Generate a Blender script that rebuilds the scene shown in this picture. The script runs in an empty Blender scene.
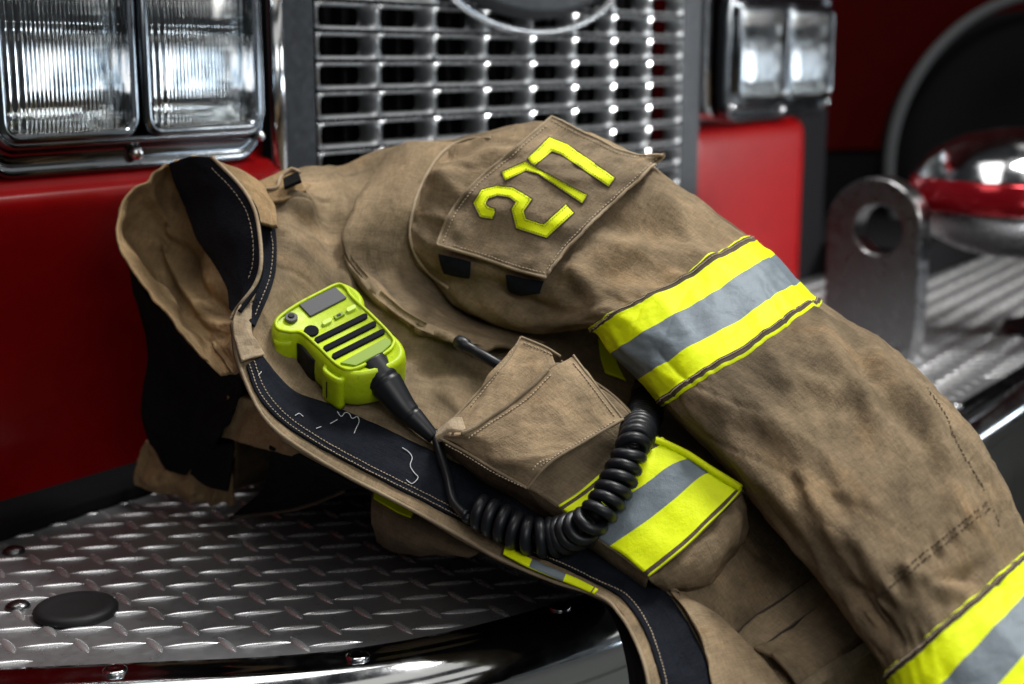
import bpy, bmesh, math, random
import numpy as np
from mathutils import Vector
random.seed(7)
S = bpy.context.scene
COL = S.collection
# ------------------------------------------------------------------ camera model (metres, X along the truck front, Y into the truck, Z up)
F = 1400.0; PIT = math.atan(285/F); YAW = math.radians(35.6); CH = .40
fh = np.array([math.cos(YAW), math.sin(YAW), 0.]); RT = np.array([math.sin(YAW), -math.cos(YAW), 0.])
FW = fh*math.cos(PIT)+np.array([0, 0, -math.sin(PIT)]); UP = np.cross(RT, FW); CC = np.array([0, 0, CH])
def ray(x, y): return FW+RT*((x-512)/F)-UP*((y-342)/F)
def atD(x, y, d): return CC+ray(x, y)*d
def atZ(x, y, z): r = ray(x, y); return CC+r*((z-CH)/r[2])
def atY(x, y, Y): r = ray(x, y); return CC+r*(Y/r[1])
def atX(x, y, X): r = ray(x, y); return CC+r*(X/r[0])
def proj(P):
    v = np.asarray(P)-CC; d = v@FW
    return 512+F*(v@RT)/d, 342-F*(v@UP)/d, d

cam = bpy.data.cameras.new('camera'); co = bpy.data.objects.new('camera', cam); COL.objects.link(co)
from mathutils import Matrix
co.matrix_world = Matrix(((RT[0], UP[0], -FW[0], 0), (RT[1], UP[1], -FW[1], 0), (RT[2], UP[2], -FW[2], CH), (0, 0, 0, 1)))
cam.sensor_width = 36; cam.lens = F*36/1024; cam.clip_start = .02; cam.clip_end = 200
cam.dof.use_dof = True; cam.dof.focus_distance = .98; cam.dof.aperture_fstop = 5.0
S.camera = co

# ------------------------------------------------------------------ materials
def mat(name, base, rough=.5, metal=0., **k):
    m = bpy.data.materials.new(name); m.use_nodes = True
    b = m.node_tree.nodes['Principled BSDF']
    b.inputs['Base Color'].default_value = (*base, 1); b.inputs['Roughness'].default_value = rough; b.inputs['Metallic'].default_value = metal
    for kk, v in k.items(): b.inputs[kk.replace('_', ' ')].default_value = v
    return m
def nd(m, t, **k):
    n = m.node_tree.nodes.new(t)
    for kk, v in k.items():
        if kk in n.inputs.keys(): n.inputs[kk].default_value = v
        else: setattr(n, kk, v)
    return n
def lk(m, a, b): m.node_tree.links.new(a, b)
def ramp(m, fac, stops):
    r = nd(m, 'ShaderNodeValToRGB'); e = r.color_ramp.elements
    while len(e) < len(stops): e.new(.5)
    for el, (p, c) in zip(e, stops):
        el.position = p; el.color = (*c, 1) if len(c) == 3 else c
    lk(m, fac, r.inputs['Fac']); return r
def mixc(m, fac, a, b, mode='MIX'):
    x = nd(m, 'ShaderNodeMix', data_type='RGBA', blend_type=mode)
    if isinstance(fac, (int, float)): x.inputs[0].default_value = fac
    else: lk(m, fac, x.inputs[0])
    for v, s in ((a, x.inputs[6]), (b, x.inputs[7])):
        if isinstance(v, tuple): s.default_value = (*v, 1)
        else: lk(m, v, s)
    return x.outputs[2]
def cloth(name, c1, c2, stain, grain=1.0, weave=1.0, rough=.92, stain_amt=.6):
    m = mat(name, c1, rough); b = m.node_tree.nodes['Principled BSDF']
    b.inputs['Specular IOR Level'].default_value = .12
    tc = nd(m, 'ShaderNodeTexCoord'); uv = tc.outputs['UV']; ob = tc.outputs['Object']
    n1 = nd(m, 'ShaderNodeTexNoise', Scale=26., Detail=8., Roughness=.68); lk(m, ob, n1.inputs['Vector'])
    n2 = nd(m, 'ShaderNodeTexNoise', Scale=9., Detail=5., Roughness=.6); lk(m, ob, n2.inputs['Vector'])
    mp = nd(m, 'ShaderNodeMapping'); mp.inputs['Scale'].default_value = (100, 650, 1); lk(m, uv, mp.inputs['Vector'])
    n3 = nd(m, 'ShaderNodeTexNoise', Scale=1., Detail=4., Roughness=.7); lk(m, mp.outputs[0], n3.inputs['Vector'])
    mp2 = nd(m, 'ShaderNodeMapping'); mp2.inputs['Scale'].default_value = (650, 100, 1); lk(m, uv, mp2.inputs['Vector'])
    n4 = nd(m, 'ShaderNodeTexNoise', Scale=1., Detail=4., Roughness=.7); lk(m, mp2.outputs[0], n4.inputs['Vector'])
    r1 = ramp(m, n1.outputs[0], [(.32, c2), (.62, c1)])
    r2 = ramp(m, n2.outputs[0], [(.42, (0, 0, 0)), (.7, (stain_amt,)*3)])
    c = mixc(m, r2.outputs[0], r1.outputs[0], stain)
    rw = ramp(m, n3.outputs[0], [(.3, (.79,)*3), (.7, (1.14,)*3)])
    rw2 = ramp(m, n4.outputs[0], [(.3, (.81,)*3), (.7, (1.12,)*3)])
    c = mixc(m, grain, c, rw.outputs[0], 'MULTIPLY'); c = mixc(m, grain, c, rw2.outputs[0], 'MULTIPLY')
    mp5 = nd(m, 'ShaderNodeMapping'); mp5.inputs['Scale'].default_value = (9, 27, 1); mp5.inputs['Rotation'].default_value = (0, 0, .25); lk(m, uv, mp5.inputs['Vector'])
    n5 = nd(m, 'ShaderNodeTexNoise', Scale=1., Detail=8., Roughness=.66, Distortion=.5); lk(m, mp5.outputs[0], n5.inputs['Vector'])
    r5 = ramp(m, n5.outputs[0], [(.33, (.55, .56, .57)), (.45, (.90, .91, .90)), (.55, (1.03, 1.02, 1.)), (.70, (1.48, 1.36, 1.20))])
    c = mixc(m, 1.0, c, r5.outputs[0], 'MULTIPLY')
    lk(m, c, b.inputs['Base Color'])
    # woven twill plus lint bump
    nf = nd(m, 'ShaderNodeTexNoise', Scale=900., Detail=3., Roughness=.7); lk(m, ob, nf.inputs['Vector'])
    nm = nd(m, 'ShaderNodeTexNoise', Scale=120., Detail=5., Roughness=.65); lk(m, ob, nm.inputs['Vector'])
    a1 = nd(m, 'ShaderNodeMath', operation='ADD'); lk(m, n3.outputs[0], a1.inputs[0]); lk(m, n4.outputs[0], a1.inputs[1])
    a2 = nd(m, 'ShaderNodeMath', operation='ADD'); lk(m, a1.outputs[0], a2.inputs[0]); lk(m, nf.outputs[0], a2.inputs[1])
    b1 = nd(m, 'ShaderNodeBump', Strength=.55*weave, Distance=.0008); lk(m, a2.outputs[0], b1.inputs['Height'])
    b2 = nd(m, 'ShaderNodeBump', Strength=.45, Distance=.0028); lk(m, nm.outputs[0], b2.inputs['Height']); lk(m, b1.outputs[0], b2.inputs['Normal'])
    lk(m, b2.outputs[0], b.inputs['Normal'])
    return m
M = {}
M['tan'] = cloth('tan_canvas', (.315, .235, .147), (.185, .138, .085), (.112, .086, .058), stain_amt=.75)
M['tan_flap'] = cloth('tan_canvas_flap', (.40, .30, .19), (.27, .20, .125), (.20, .145, .09))
M['tan_mid'] = cloth('tan_binding', (.40, .315, .215), (.26, .20, .13), (.17, .13, .09))
M['tan_warm'] = cloth('tan_canvas_inner', (.44, .305, .165), (.30, .20, .105), (.17, .112, .06))
M['tan_pale'] = cloth('worn_canvas_edge', (.52, .42, .30), (.34, .25, .16), (.26, .19, .12))
M['grime'] = cloth('grimy_canvas', (.30, .23, .15), (.18, .137, .09), (.11, .085, .058))
M['black'] = cloth('black_hook_tape', (.012, .015, .023), (.008, .010, .015), (.006, .007, .011), weave=1.6, rough=.85, stain_amt=.4)
M['lining'] = cloth('black_lining', (.012, .011, .011), (.007, .007, .008), (.005, .005, .006), rough=.9)
M['brown'] = cloth('brown_binding', (.15, .115, .085), (.09, .07, .052), (.06, .046, .036))
def fabric_flat(name, c, dirt, rough, metal=0., spec=.3, amt=.5):
    m = mat(name, c, rough, metal); b = m.node_tree.nodes['Principled BSDF']; b.inputs['Specular IOR Level'].default_value = spec
    tc = nd(m, 'ShaderNodeTexCoord'); ob = tc.outputs['Object']
    n1 = nd(m, 'ShaderNodeTexNoise', Scale=30., Detail=9., Roughness=.72); lk(m, ob, n1.inputs['Vector'])
    r1 = ramp(m, n1.outputs[0], [(.40, (0, 0, 0)), (.78, (amt,)*3)])
    n3 = nd(m, 'ShaderNodeTexNoise', Scale=210., Detail=3.); lk(m, ob, n3.inputs['Vector'])
    r3 = ramp(m, n3.outputs[0], [(.66, (0, 0, 0)), (.74, (amt*.8,)*3)])
    lk(m, mixc(m, r3.outputs[0], mixc(m, r1.outputs[0], c, dirt), dirt), b.inputs['Base Color'])
    n2 = nd(m, 'ShaderNodeTexNoise', Scale=70., Detail=5., Roughness=.6); lk(m, ob, n2.inputs['Vector'])
    bp = nd(m, 'ShaderNodeBump', Strength=.35, Distance=.003); lk(m, n2.outputs[0], bp.inputs['Height'])
    n4 = nd(m, 'ShaderNodeTexNoise', Scale=1500., Detail=1.); lk(m, ob, n4.inputs['Vector'])
    bp2 = nd(m, 'ShaderNodeBump', Strength=.25, Distance=.0006); lk(m, n4.outputs[0], bp2.inputs['Height']); lk(m, bp.outputs[0], bp2.inputs['Normal'])
    lk(m, bp2.outputs[0], b.inputs['Normal'])
    return m
M['yellow'] = fabric_flat('lime_yellow_trim', (.82, .96, .0), (.56, .66, .005), .6, amt=.40)
M['silver'] = fabric_flat('silver_reflective', (.175, .215, .245), (.115, .145, .17), .55, .15, .3, amt=.7)
M['thread'] = mat('pale_thread', (.50, .41, .30), .9)
M['dark_thread'] = mat('dark_thread', (.045, .034, .027), .9)
M['lint'] = mat('white_lint', (.62, .64, .66), .9)
def chrome(name, c, rough, bump=.05, scale=40., smudge=.15):
    m = mat(name, c, rough, 1.); b = m.node_tree.nodes['Principled BSDF']
    tc = nd(m, 'ShaderNodeTexCoord')
    n = nd(m, 'ShaderNodeTexNoise', Scale=scale, Detail=6., Roughness=.7); lk(m, tc.outputs['Object'], n.inputs['Vector'])
    r = ramp(m, n.outputs[0], [(.35, (rough,)*3), (.8, (rough+smudge,)*3)]); lk(m, r.outputs[0], b.inputs['Roughness'])
    n2 = nd(m, 'ShaderNodeTexNoise', Scale=14., Detail=2.); lk(m, tc.outputs['Object'], n2.inputs['Vector'])
    bp = nd(m, 'ShaderNodeBump', Strength=bump, Distance=.01); lk(m, n2.outputs[0], bp.inputs['Height']); lk(m, bp.outputs[0], b.inputs['Normal'])
    return m
M['chrome'] = chrome('polished_chrome', (.60, .62, .64), .07)
M['lampchrome'] = chrome('dark_lamp_chrome', (.15, .165, .18), .10, .03, 60., .1)
M['grille'] = chrome('grille_chrome', (.50, .52, .54), .42, .0, 60., .06)
M['grilleface'] = chrome('dull_grille_face', (.50, .52, .54), .24, .015, 60., .10)
M['steel'] = chrome('worn_stainless_steel', (.17, .17, .175), .24, .02, 60.)
M['tread'] = chrome('aluminium_tread_plate', (.29, .295, .305), .26, .05, 90., .22)
M['tread'].node_tree.nodes['Principled BSDF'].inputs['Metallic'].default_value = .74
M['treadbar'] = chrome('worn_bright_tread', (.66, .67, .69), .22, .02, 90., .15)
M['treadbar'].node_tree.nodes['Principled BSDF'].inputs['Metallic'].default_value = .8
M['pewter'] = chrome('grey_painted_metal', (.035, .038, .042), .5, .05, 120., .25)
M['bowl'] = chrome('lamp_reflector', (.60, .63, .65), .08, .25, 50.)
def paint(name, c, rough=.12):
    m = mat(name, c, .35); b = m.node_tree.nodes['Principled BSDF']
    b.inputs['Coat Weight'].default_value = .14; b.inputs['Coat Roughness'].default_value = rough; b.inputs['Specular IOR Level'].default_value = .15
    tc = nd(m, 'ShaderNodeTexCoord')
    n = nd(m, 'ShaderNodeTexNoise', Scale=35., Detail=8., Roughness=.7); lk(m, tc.outputs['Object'], n.inputs['Vector'])
    lk(m, ramp(m, n.outputs[0], [(.3, tuple(x*.82 for x in c)), (.7, c)]).outputs[0], b.inputs['Base Color'])
    r = ramp(m, n.outputs[0], [(.4, (rough,)*3), (.85, (rough+.2,)*3)]); lk(m, r.outputs[0], b.inputs['Coat Roughness'])
    return m
M['red'] = paint('fire_engine_red', (.17, .0008, .0016))
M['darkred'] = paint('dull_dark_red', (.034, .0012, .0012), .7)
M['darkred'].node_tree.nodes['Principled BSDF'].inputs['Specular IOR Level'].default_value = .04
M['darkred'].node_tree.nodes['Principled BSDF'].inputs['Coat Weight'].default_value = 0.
M['rubber'] = mat('black_rubber', (.007, .007, .008), .55, Specular_IOR_Level=.3)
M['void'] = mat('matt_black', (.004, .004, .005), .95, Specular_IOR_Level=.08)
M['slot'] = mat('slot_black', (.004, .005, .009), .7, Specular_IOR_Level=.1)
M['cord'] = mat('black_cord_plastic', (.008, .0095, .013), .40, Specular_IOR_Level=.4)
M['lime'] = fabric_flat('lime_plastic', (.50, .66, .004), (.27, .38, .012), .40, 0., .4, amt=.75)
M['lime_dark'] = mat('lime_recess', (.20, .32, .008), .5)
M['lime_key'] = mat('pale_lime_key', (.52, .70, .10), .4)
M['screen'] = mat('grey_display', (.045, .047, .055), .45)
M['greyplastic'] = mat('grey_plastic', (.06, .065, .06), .4)
M['floor'] = mat('concrete_floor', (.09, .095, .09), .35)
M['tyre'] = mat('tyre_rubber', (.004, .004, .0045), .95, Specular_IOR_Level=.1)
M['arch'] = mat('grey_arch_trim', (.06, .064, .068), .6, Specular_IOR_Level=.2)
M['red_reflection'] = mat('painted_red_reflection', (.26, .006, .012), .14, .6)  # red reflection on the siren chrome, put into the colour
def glass():
    m = bpy.data.materials.new('clear_lens_glass'); m.use_nodes = True
    b = m.node_tree.nodes['Principled BSDF']
    b.inputs['Transmission Weight'].default_value = 1; b.inputs['Roughness'].default_value = .02; b.inputs['IOR'].default_value = 1.45
    b.inputs['Base Color'].default_value = (.95, .97, .97, 1)
    return m
M['glass'] = glass()

# ------------------------------------------------------------------ object helpers
def link(name, me, parent):
    o = bpy.data.objects.new(name, me); COL.objects.link(o)
    if parent is not None: o.parent = parent
    return o
def mesh(name, V, Fc, mats, parent=None, mi=None, uv=None, smooth=True, fix=False, pivot=None):
    me = bpy.data.meshes.new(name)
    V = np.asarray(V, float)
    me.from_pydata(V.tolist(), [], Fc)
    for m in (mats if isinstance(mats, (list, tuple)) else [mats]): me.materials.append(m)
    if mi is not None: me.polygons.foreach_set('material_index', np.asarray(mi, dtype=np.int32))
    if uv is not None:
        l = me.uv_layers.new(name='uv'); idx = np.empty(len(me.loops), dtype=np.int32); me.loops.foreach_get('vertex_index', idx)
        l.data.foreach_set('uv', np.asarray(uv, dtype=np.float32)[idx].ravel())
    if fix:
        bm = bmesh.new(); bm.from_mesh(me); bmesh.ops.recalc_face_normals(bm, faces=bm.faces); bm.to_mesh(me); bm.free()
    me.polygons.foreach_set('use_smooth', [smooth]*len(me.polygons)); me.update()
    return link(name, me, parent)
class MB:
    def __init__(s): s.v = []; s.f = []; s.mi = []; s.n = 0
    def add(s, V, Fc, mi=0):
        V = np.asarray(V, float); s.v.append(V); s.f += [[i+s.n for i in f] for f in Fc]; s.mi += [mi]*len(Fc); s.n += len(V)
    def build(s, name, mats, parent=None, smooth=True, fix=True, bevel=0, auto=None):
        o = mesh(name, np.concatenate(s.v), s.f, mats, parent, s.mi, None, smooth, fix)
        if bevel:
            md = o.modifiers.new('bevel', 'BEVEL'); md.width = bevel; md.segments = 3; md.limit_method = 'ANGLE'
        return o
    def box(s, a, b, mi=0):
        (x0, y0, z0), (x1, y1, z1) = a, b
        s.add([(x0, y0, z0), (x1, y0, z0), (x1, y1, z0), (x0, y1, z0), (x0, y0, z1), (x1, y0, z1), (x1, y1, z1), (x0, y1, z1)],
              [(0, 3, 2, 1), (4, 5, 6, 7), (0, 1, 5, 4), (1, 2, 6, 5), (2, 3, 7, 6), (3, 0, 4, 7)], mi)
    def tube(s, pts, r, n=8, mi=0, cap=True):
        P = np.asarray(pts, float); r = np.full(len(P), r) if np.isscalar(r) else np.asarray(r, float)
        T = np.gradient(P, axis=0); T /= np.linalg.norm(T, axis=1)[:, None]+1e-12
        u = np.cross(T[0], [0.3, .2, 1.]); u /= np.linalg.norm(u); V = []
        for i in range(len(P)):
            u = u-T[i]*(u@T[i]); u /= np.linalg.norm(u)+1e-12; w = np.cross(T[i], u)
            for k in range(n):
                a = 2*math.pi*k/n; V.append(P[i]+r[i]*(u*math.cos(a)+w*math.sin(a)))
        Fc = [(i*n+k, i*n+(k+1) % n, (i+1)*n+(k+1) % n, (i+1)*n+k) for i in range(len(P)-1) for k in range(n)]
        if cap: Fc += [tuple(range(n))[::-1], tuple((len(P)-1)*n+k for k in range(n))]
        s.add(V, Fc, mi)
    def lathe(s, c, axis, prof, n=32, mi=0, sx=1.0):
        c = np.asarray(c, float); a = np.asarray(axis, float); a /= np.linalg.norm(a)
        u = np.cross(a, [0.31, .17, .9]); u /= np.linalg.norm(u); w = np.cross(a, u)
        V = [c+a*h+(u*math.cos(2*math.pi*k/n)+w*math.sin(2*math.pi*k/n))*r for r, h in prof for k in range(n)]
        Fc = [(i*n+k, i*n+(k+1) % n, (i+1)*n+(k+1) % n, (i+1)*n+k) for i in range(len(prof)-1) for k in range(n)]
        Fc += [tuple(range(n))[::-1], tuple((len(prof)-1)*n+k for k in range(n))]
        s.add(V, Fc, mi)
def empty(name, loc, label=None, cat=None, group=None):
    o = bpy.data.objects.new(name, None); COL.objects.link(o); o.location = loc; o.empty_display_size = .05
    if label: o['label'] = label
    if cat: o['category'] = cat
    if group: o['group'] = group
    return o
def settle(root):
    # parts were modelled in world space: keep them there under a root that stands at the thing's base
    inv = Matrix.Translation(-root.location)
    for ch in root.children: ch.matrix_parent_inverse = inv

# ---- smooth curves, noise
def cr1(A, n):
    """Catmull-Rom along axis 0, n samples"""
    A = np.asarray(A, float); m = len(A)
    if m == 2:
        t = np.linspace(0, 1, n).reshape((-1,)+(1,)*(A.ndim-1)); return A[0]*(1-t)+A[1]*t
    E = np.concatenate([[2*A[0]-A[1]], A, [2*A[-1]-A[-2]]])
    t = np.linspace(0, m-1, n); i = np.minimum(t.astype(int), m-2); f = (t-i).reshape((-1,)+(1,)*(A.ndim-1))
    p0, p1, p2, p3 = E[i], E[i+1], E[i+2], E[i+3]
    return .5*(2*p1+(p2-p0)*f+(2*p0-5*p1+4*p2-p3)*f*f+(3*p1-p0-3*p2+p3)*f**3)
def cr2(A, n, m):
    B = cr1(A, n); return np.swapaxes(cr1(np.swapaxes(B, 0, 1), m), 0, 1)
_rs = np.random.RandomState(11); _perm = _rs.permutation(1024); _gr = _rs.rand(1024)*2*math.pi
def perlin(x, y, seed=0):
    x = np.asarray(x, float)+seed*17.31; y = np.asarray(y, float)+seed*9.77
    xi = np.floor(x).astype(int); yi = np.floor(y).astype(int); xf = x-xi; yf = y-yi
    def g(ix, iy, dx, dy):
        a = _gr[_perm[(ix+_perm[iy & 1023]) & 1023]]; return np.cos(a)*dx+np.sin(a)*dy
    u = xf**3*(xf*(xf*6-15)+10); v = yf**3*(yf*(yf*6-15)+10)
    n00 = g(xi, yi, xf, yf); n10 = g(xi+1, yi, xf-1, yf); n01 = g(xi, yi+1, xf, yf-1); n11 = g(xi+1, yi+1, xf-1, yf-1)
    return ((n00*(1-u)+n10*u)*(1-v)+(n01*(1-u)+n11*u)*v)*1.5
def fbm(x, y, seed=0, o=3): return sum(perlin(x*2**k, y*2**k, seed+k)*.5**k for k in range(o))
def ridge(x, y, seed=0): return 1-2*np.minimum(1, np.abs(perlin(x, y, seed))*1.6)
def sst(a, b, x): t = np.clip((x-a)/(b-a), 0, 1); return t*t*(3-2*t)

class Surf:
    """dense grid of 3-D points with unit normals that face the viewer's side; at(x, y) finds the point of the cloth seen there"""
    def __init__(s, P, closed=False):
        s.P = P; du = np.gradient(P, axis=0)
        dv = (np.roll(P, -1, 1)-np.roll(P, 1, 1))/2 if closed else np.gradient(P, axis=1)
        N = np.cross(du, dv); N /= np.linalg.norm(N, axis=2)[..., None]+1e-12
        s.N = N; s.closed = closed
    def finish(s):
        X, Y, D = proj(s.P.reshape(-1, 3)); s.X, s.Y, s.D = X, Y, D
        n = s.N.reshape(-1, 3); s.front = np.einsum('ij,ij->i', n, CC-s.P.reshape(-1, 3)) > 0
    def d(s, x, y):
        q = (s.X-x)**2+(s.Y-y)**2+np.where(s.front, 0, 1e5); k = np.argpartition(q, 6)[:6]
        w = 1/(q[k]+.05); w /= w.sum()
        n = (s.N.reshape(-1, 3)[k]*w[:, None]).sum(0); n /= np.linalg.norm(n)+1e-12
        return (s.D[k]*w).sum(), n
    def at(s, x, y, off=0., toward=True):
        d, n = s.d(x, y); p = atD(x, y, d)
        if off:
            v = CC-p; v /= np.linalg.norm(v); q = n*.6+v*.4 if toward else n
            p = p+q/np.linalg.norm(q)*off
        return p
def metres(P):
    a = np.linalg.norm(np.diff(P, axis=0), axis=2).mean(1); b = np.linalg.norm(np.diff(P, axis=1), axis=2).mean(0)
    U = np.concatenate([[0], np.cumsum(a)]); W = np.concatenate([[0], np.cumsum(b)])
    return np.meshgrid(U, W, indexing='ij')
def facing(P):
    s = Surf(P); v = (CC-P); 
    return s if (np.einsum('ijk,ijk->ij', s.N, v).mean() > 0) else None
def sheet(name, P, th, mats, parent, mi=None, disp=None, label=None):
    """a cloth sheet of real thickness: front grid, back grid, rim. Returns (object, Surf of the front)"""
    if facing(P) is None: P = P[:, ::-1]; 
    U, W = metres(P)
    if disp is not None:
        s = Surf(P); P = P+s.N*disp(U, W, P)[..., None]
    s = Surf(P); s.finish()
    n, m = P.shape[:2]; B = P-s.N*th
    V = np.concatenate([P.reshape(-1, 3), B.reshape(-1, 3)]); k = n*m
    Fc = []; ids = []
    for i in range(n-1):
        for j in range(m-1):
            a, b, c, d = i*m+j, i*m+j+1, (i+1)*m+j+1, (i+1)*m+j
            Fc.append((a, d, c, b)); Fc.append((k+a, k+b, k+c, k+d))
            q = mi(i/(n-1), j/(m-1)) if mi else 0; ids += [q, q]
    rim = [i*m for i in range(n)]+[(n-1)*m+j for j in range(1, m)]+[i*m+m-1 for i in range(n-2, -1, -1)]+[j for j in range(m-2, 0, -1)]
    for q in range(len(rim)):
        a, b = rim[q], rim[(q+1) % len(rim)]; Fc.append((a, k+a, k+b, b)); ids.append(0)
    uv = np.stack([U.ravel(), W.ravel()], 1); uv = np.concatenate([uv, uv+.37])
    o = mesh(name, V, Fc, mats, parent, ids, uv, fix=True)
    if label: o['label'] = label
    return o, s
def ctrl(rows): return np.array([[atD(*p) for p in r] for r in rows])
def pxpath(pts, n):
    return cr1(np.array(pts, float), n)
def on(s, pts, n, off): return np.array([s.at(x, y, off) for x, y in pxpath(pts, n)])
def cord_on(name, s, pts, n, r, m, parent, off=0.): 
    b = MB(); b.tube(on(s, pts, n, off), r, 8); return b.build(name, m, parent)
def stitches(name, s, paths, m, parent, step=4.2, fill=.62, r=.00042, off=.0006, jitter=.25):
    b = MB()
    for pts in paths:
        q = pxpath(pts, 400); L = np.concatenate([[0], np.cumsum(np.hypot(*np.diff(q, axis=0).T))]); t = 0
        while t < L[-1]-step:
            e = t+step*fill; e2 = [np.array([np.interp(v, L, q[:, 0]), np.interp(v, L, q[:, 1])])+np.random.RandomState(int(v*97) % 9999).uniform(-jitter, jitter, 2) for v in (t, (t+e)/2, e)]
            P = [s.at(p[0], p[1], off*(1.6 if k == 1 else .5)) for k, p in enumerate(e2)]
            b.tube(P, r, 5); t += step
    return b.build(name, m, parent)
def patch_on(name, s, quad, nu, nv, off, th, mats, parent, disp=None, mi=None, label=None):
    """cloth piece lying on another cloth: quad = rows of picture points, each found on the cloth beneath"""
    q = cr2(np.array(quad, float), nu, nv)
    P = np.array([[s.at(x, y, off) for x, y in r] for r in q])
    for _ in range(6):
        Q = P.copy(); Q[1:-1] = (P[:-2]+2*P[1:-1]+P[2:])/4; P = Q.copy(); P[:, 1:-1] = (Q[:, :-2]+2*Q[:, 1:-1]+Q[:, 2:])/4
    return sheet(name, P, th, mats, parent, mi, disp, label)

# ================================================================== FIRE ENGINE
YF = 1.004
engine = empty('fire_engine', (1.43, YF+.2, -.5), 'red fire engine with chrome grille, square headlights and tread plate bumper under the coat', 'fire engine')
def rrect(x0, x1, z0, z1, r, k=8):
    pts = []
    for cx, cz, a0 in ((x1-r, z1-r, 0), (x0+r, z1-r, 90), (x0+r, z0+r, 180), (x1-r, z0+r, 270)):
        for i in range(k+1):
            a = math.radians(a0+90*i/k); pts.append((cx+r*math.cos(a), cz+r*math.sin(a), math.cos(a), math.sin(a)))
    return np.array(pts)
def ringprof(b, rect, r, prof, mi=0, k=8, cap0=False, cap1=False, sx=1.0):
    """sweep a profile [(outward, Y)] round a rounded rectangle"""
    R = rrect(*rect, r, k); n = len(R)
    V = [(p[0]+p[2]*o*sx, y, p[1]+p[3]*o) for o, y in prof for p in R]
    Fc = [(i*n+q, i*n+(q+1) % n, (i+1)*n+(q+1) % n, (i+1)*n+q) for i in range(len(prof)-1) for q in range(n)]
    if cap0: Fc.append(tuple(range(n)))
    if cap1: Fc.append(tuple((len(prof)-1)*n+q for q in range(n))[::-1])
    b.add(V, Fc, mi)
# --- red bodywork
def bodypanel(name, x0, x1, prof, m, nx=24, crown=0.0):
    xs = np.linspace(x0, x1, nx); pr = cr1(np.array(prof), 40)
    P = np.array([[(x, p[0]-crown*(1-((x-(x0+x1)/2)/((x1-x0)/2))**2), p[1]) for p in pr] for x in xs])
    if facing(P) is None: P = P[:, ::-1]
    return sheet(name, P, .01, m, engine)[0]
bodypanel('front_panel', -.2, .982, [(YF+.062, -.02), (YF+.046, .05), (YF+.018, .14), (YF-.010, .22), (YF-.024, .265), (YF-.027, .288), (YF-.012, .300), (YF+.01, .34), (YF+.01, .60)], M['red'])
bodypanel('front_panel', 1.872, 2.262, [(YF, -.02), (YF, .05), (YF, .14), (YF, .25), (YF+.004, .285), (YF+.022, .30), (YF+.03, .33), (YF+.03, .60)], M['red'])
b = MB(); b.box((-.2, YF-.004, .0006), (.983, YF+.08, .015)); b.build('joint_shade_strip', M['void'], engine, smooth=False, bevel=.004)  # black strip put in as the shade where panel meets deck
b = MB(); b.box((.984, YF+.004, -.02), (1.87, YF+.012, .214)); b.build('lower_valance', M['red'], engine, smooth=False)
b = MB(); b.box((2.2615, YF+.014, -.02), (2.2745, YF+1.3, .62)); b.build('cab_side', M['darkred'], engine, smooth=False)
# --- grille
GX0, GX1, GZ0 = 1.051, 1.807, .216; NC, NR = 8, 10; PW = (GX1-GX0)/NC; PH = .030
b = MB()
for r in range(NR):
    for c in range(NC):
        cx, cz = GX0+PW*(c+.5), GZ0+PH*(r+.5); R = rrect(cx-.0430, cx+.0430, cz-.0100, cz+.0100, .0072, 6); n = len(R)
        def rect_at(p, hw, hh):
            dx, dz = p[0]-cx, p[1]-cz; t = min(hw/abs(dx) if dx else 9, hh/abs(dz) if dz else 9); return (cx+dx*t, cz+dz*t)
        V = [(*[rect_at(p, PW/2, PH/2)[0]], YF-.010, rect_at(p, PW/2, PH/2)[1]) for p in R]
        V += [(p[0]+p[2]*.0020, YF-.0112, p[1]+p[3]*.0026) for p in R]
        V += [(p[0]+p[2]*.0009, YF-.0088, p[1]+p[3]*.0012) for p in R]
        V += [(p[0], YF-.0055, p[1]) for p in R]+[(p[0], YF+.014, p[1]) for p in R]
        b.add(V, [(k*n+q, k*n+(q+1) % n, (k+1)*n+(q+1) % n, (k+1)*n+q) for k in range(1, 4) for q in range(n)])
        b.add(V[:2*n], [(q, (q+1) % n, n+(q+1) % n, n+q) for q in range(n)], 1)
gr = b.build('grille', [M['grille'], M['grilleface']], engine, fix=False)
b = MB(); b.box((GX0-.01, YF+.05, GZ0-.01), (GX1+.01, YF+.06, GZ0+PH*NR+.02)); b.build('radiator', M['void'], gr, smooth=False)
b = MB()
for k in range(26): b.box((GX0+.03*k, YF+.036, GZ0), (GX0+.03*k+.004, YF+.049, GZ0+PH*NR))
b.build('radiator_fin', M['void'], gr, smooth=False)
b = MB()
for k in range(72): pass
ex, ez, ea, eb = 1.428, .511, .195, .081
def ell(a, bb, y): return [(ex+a*math.cos(t), y, ez+bb*math.sin(t)) for t in np.linspace(0, 2*math.pi, 97)]
b.tube(ell(ea, eb, YF-.017), .0045, 10, cap=False); be = b.build('badge', M['chrome'], engine)
b = MB(); V = ell(ea-.022, eb-.020, YF-.022)[:-1]+ell(ea-.016, eb-.014, YF-.012)[:-1]+ell(ea-.03, eb-.028, YF-.0235)[:-1]; n = 96
b.add(V, [(q, (q+1) % n, n+(q+1) % n, n+q) for q in range(n)]+[(2*n+q, 2*n+(q+1) % n, (q+1) % n, q) for q in range(n)]+[tuple(range(2*n, 3*n))]); b.build('badge_plate', M['pewter'], be)
b = MB(); b.box((1.002, YF-.010, .15), (1.0505, YF+.02, .60)); b.box((1.8075, YF-.010, .10), (1.866, YF+.02, .60)); b.box((1.0507, YF-.008, .15), (1.8073, YF+.02, .2155)); b.build('grille_surround', M['pewter'], engine, smooth=False, bevel=.004)
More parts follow.
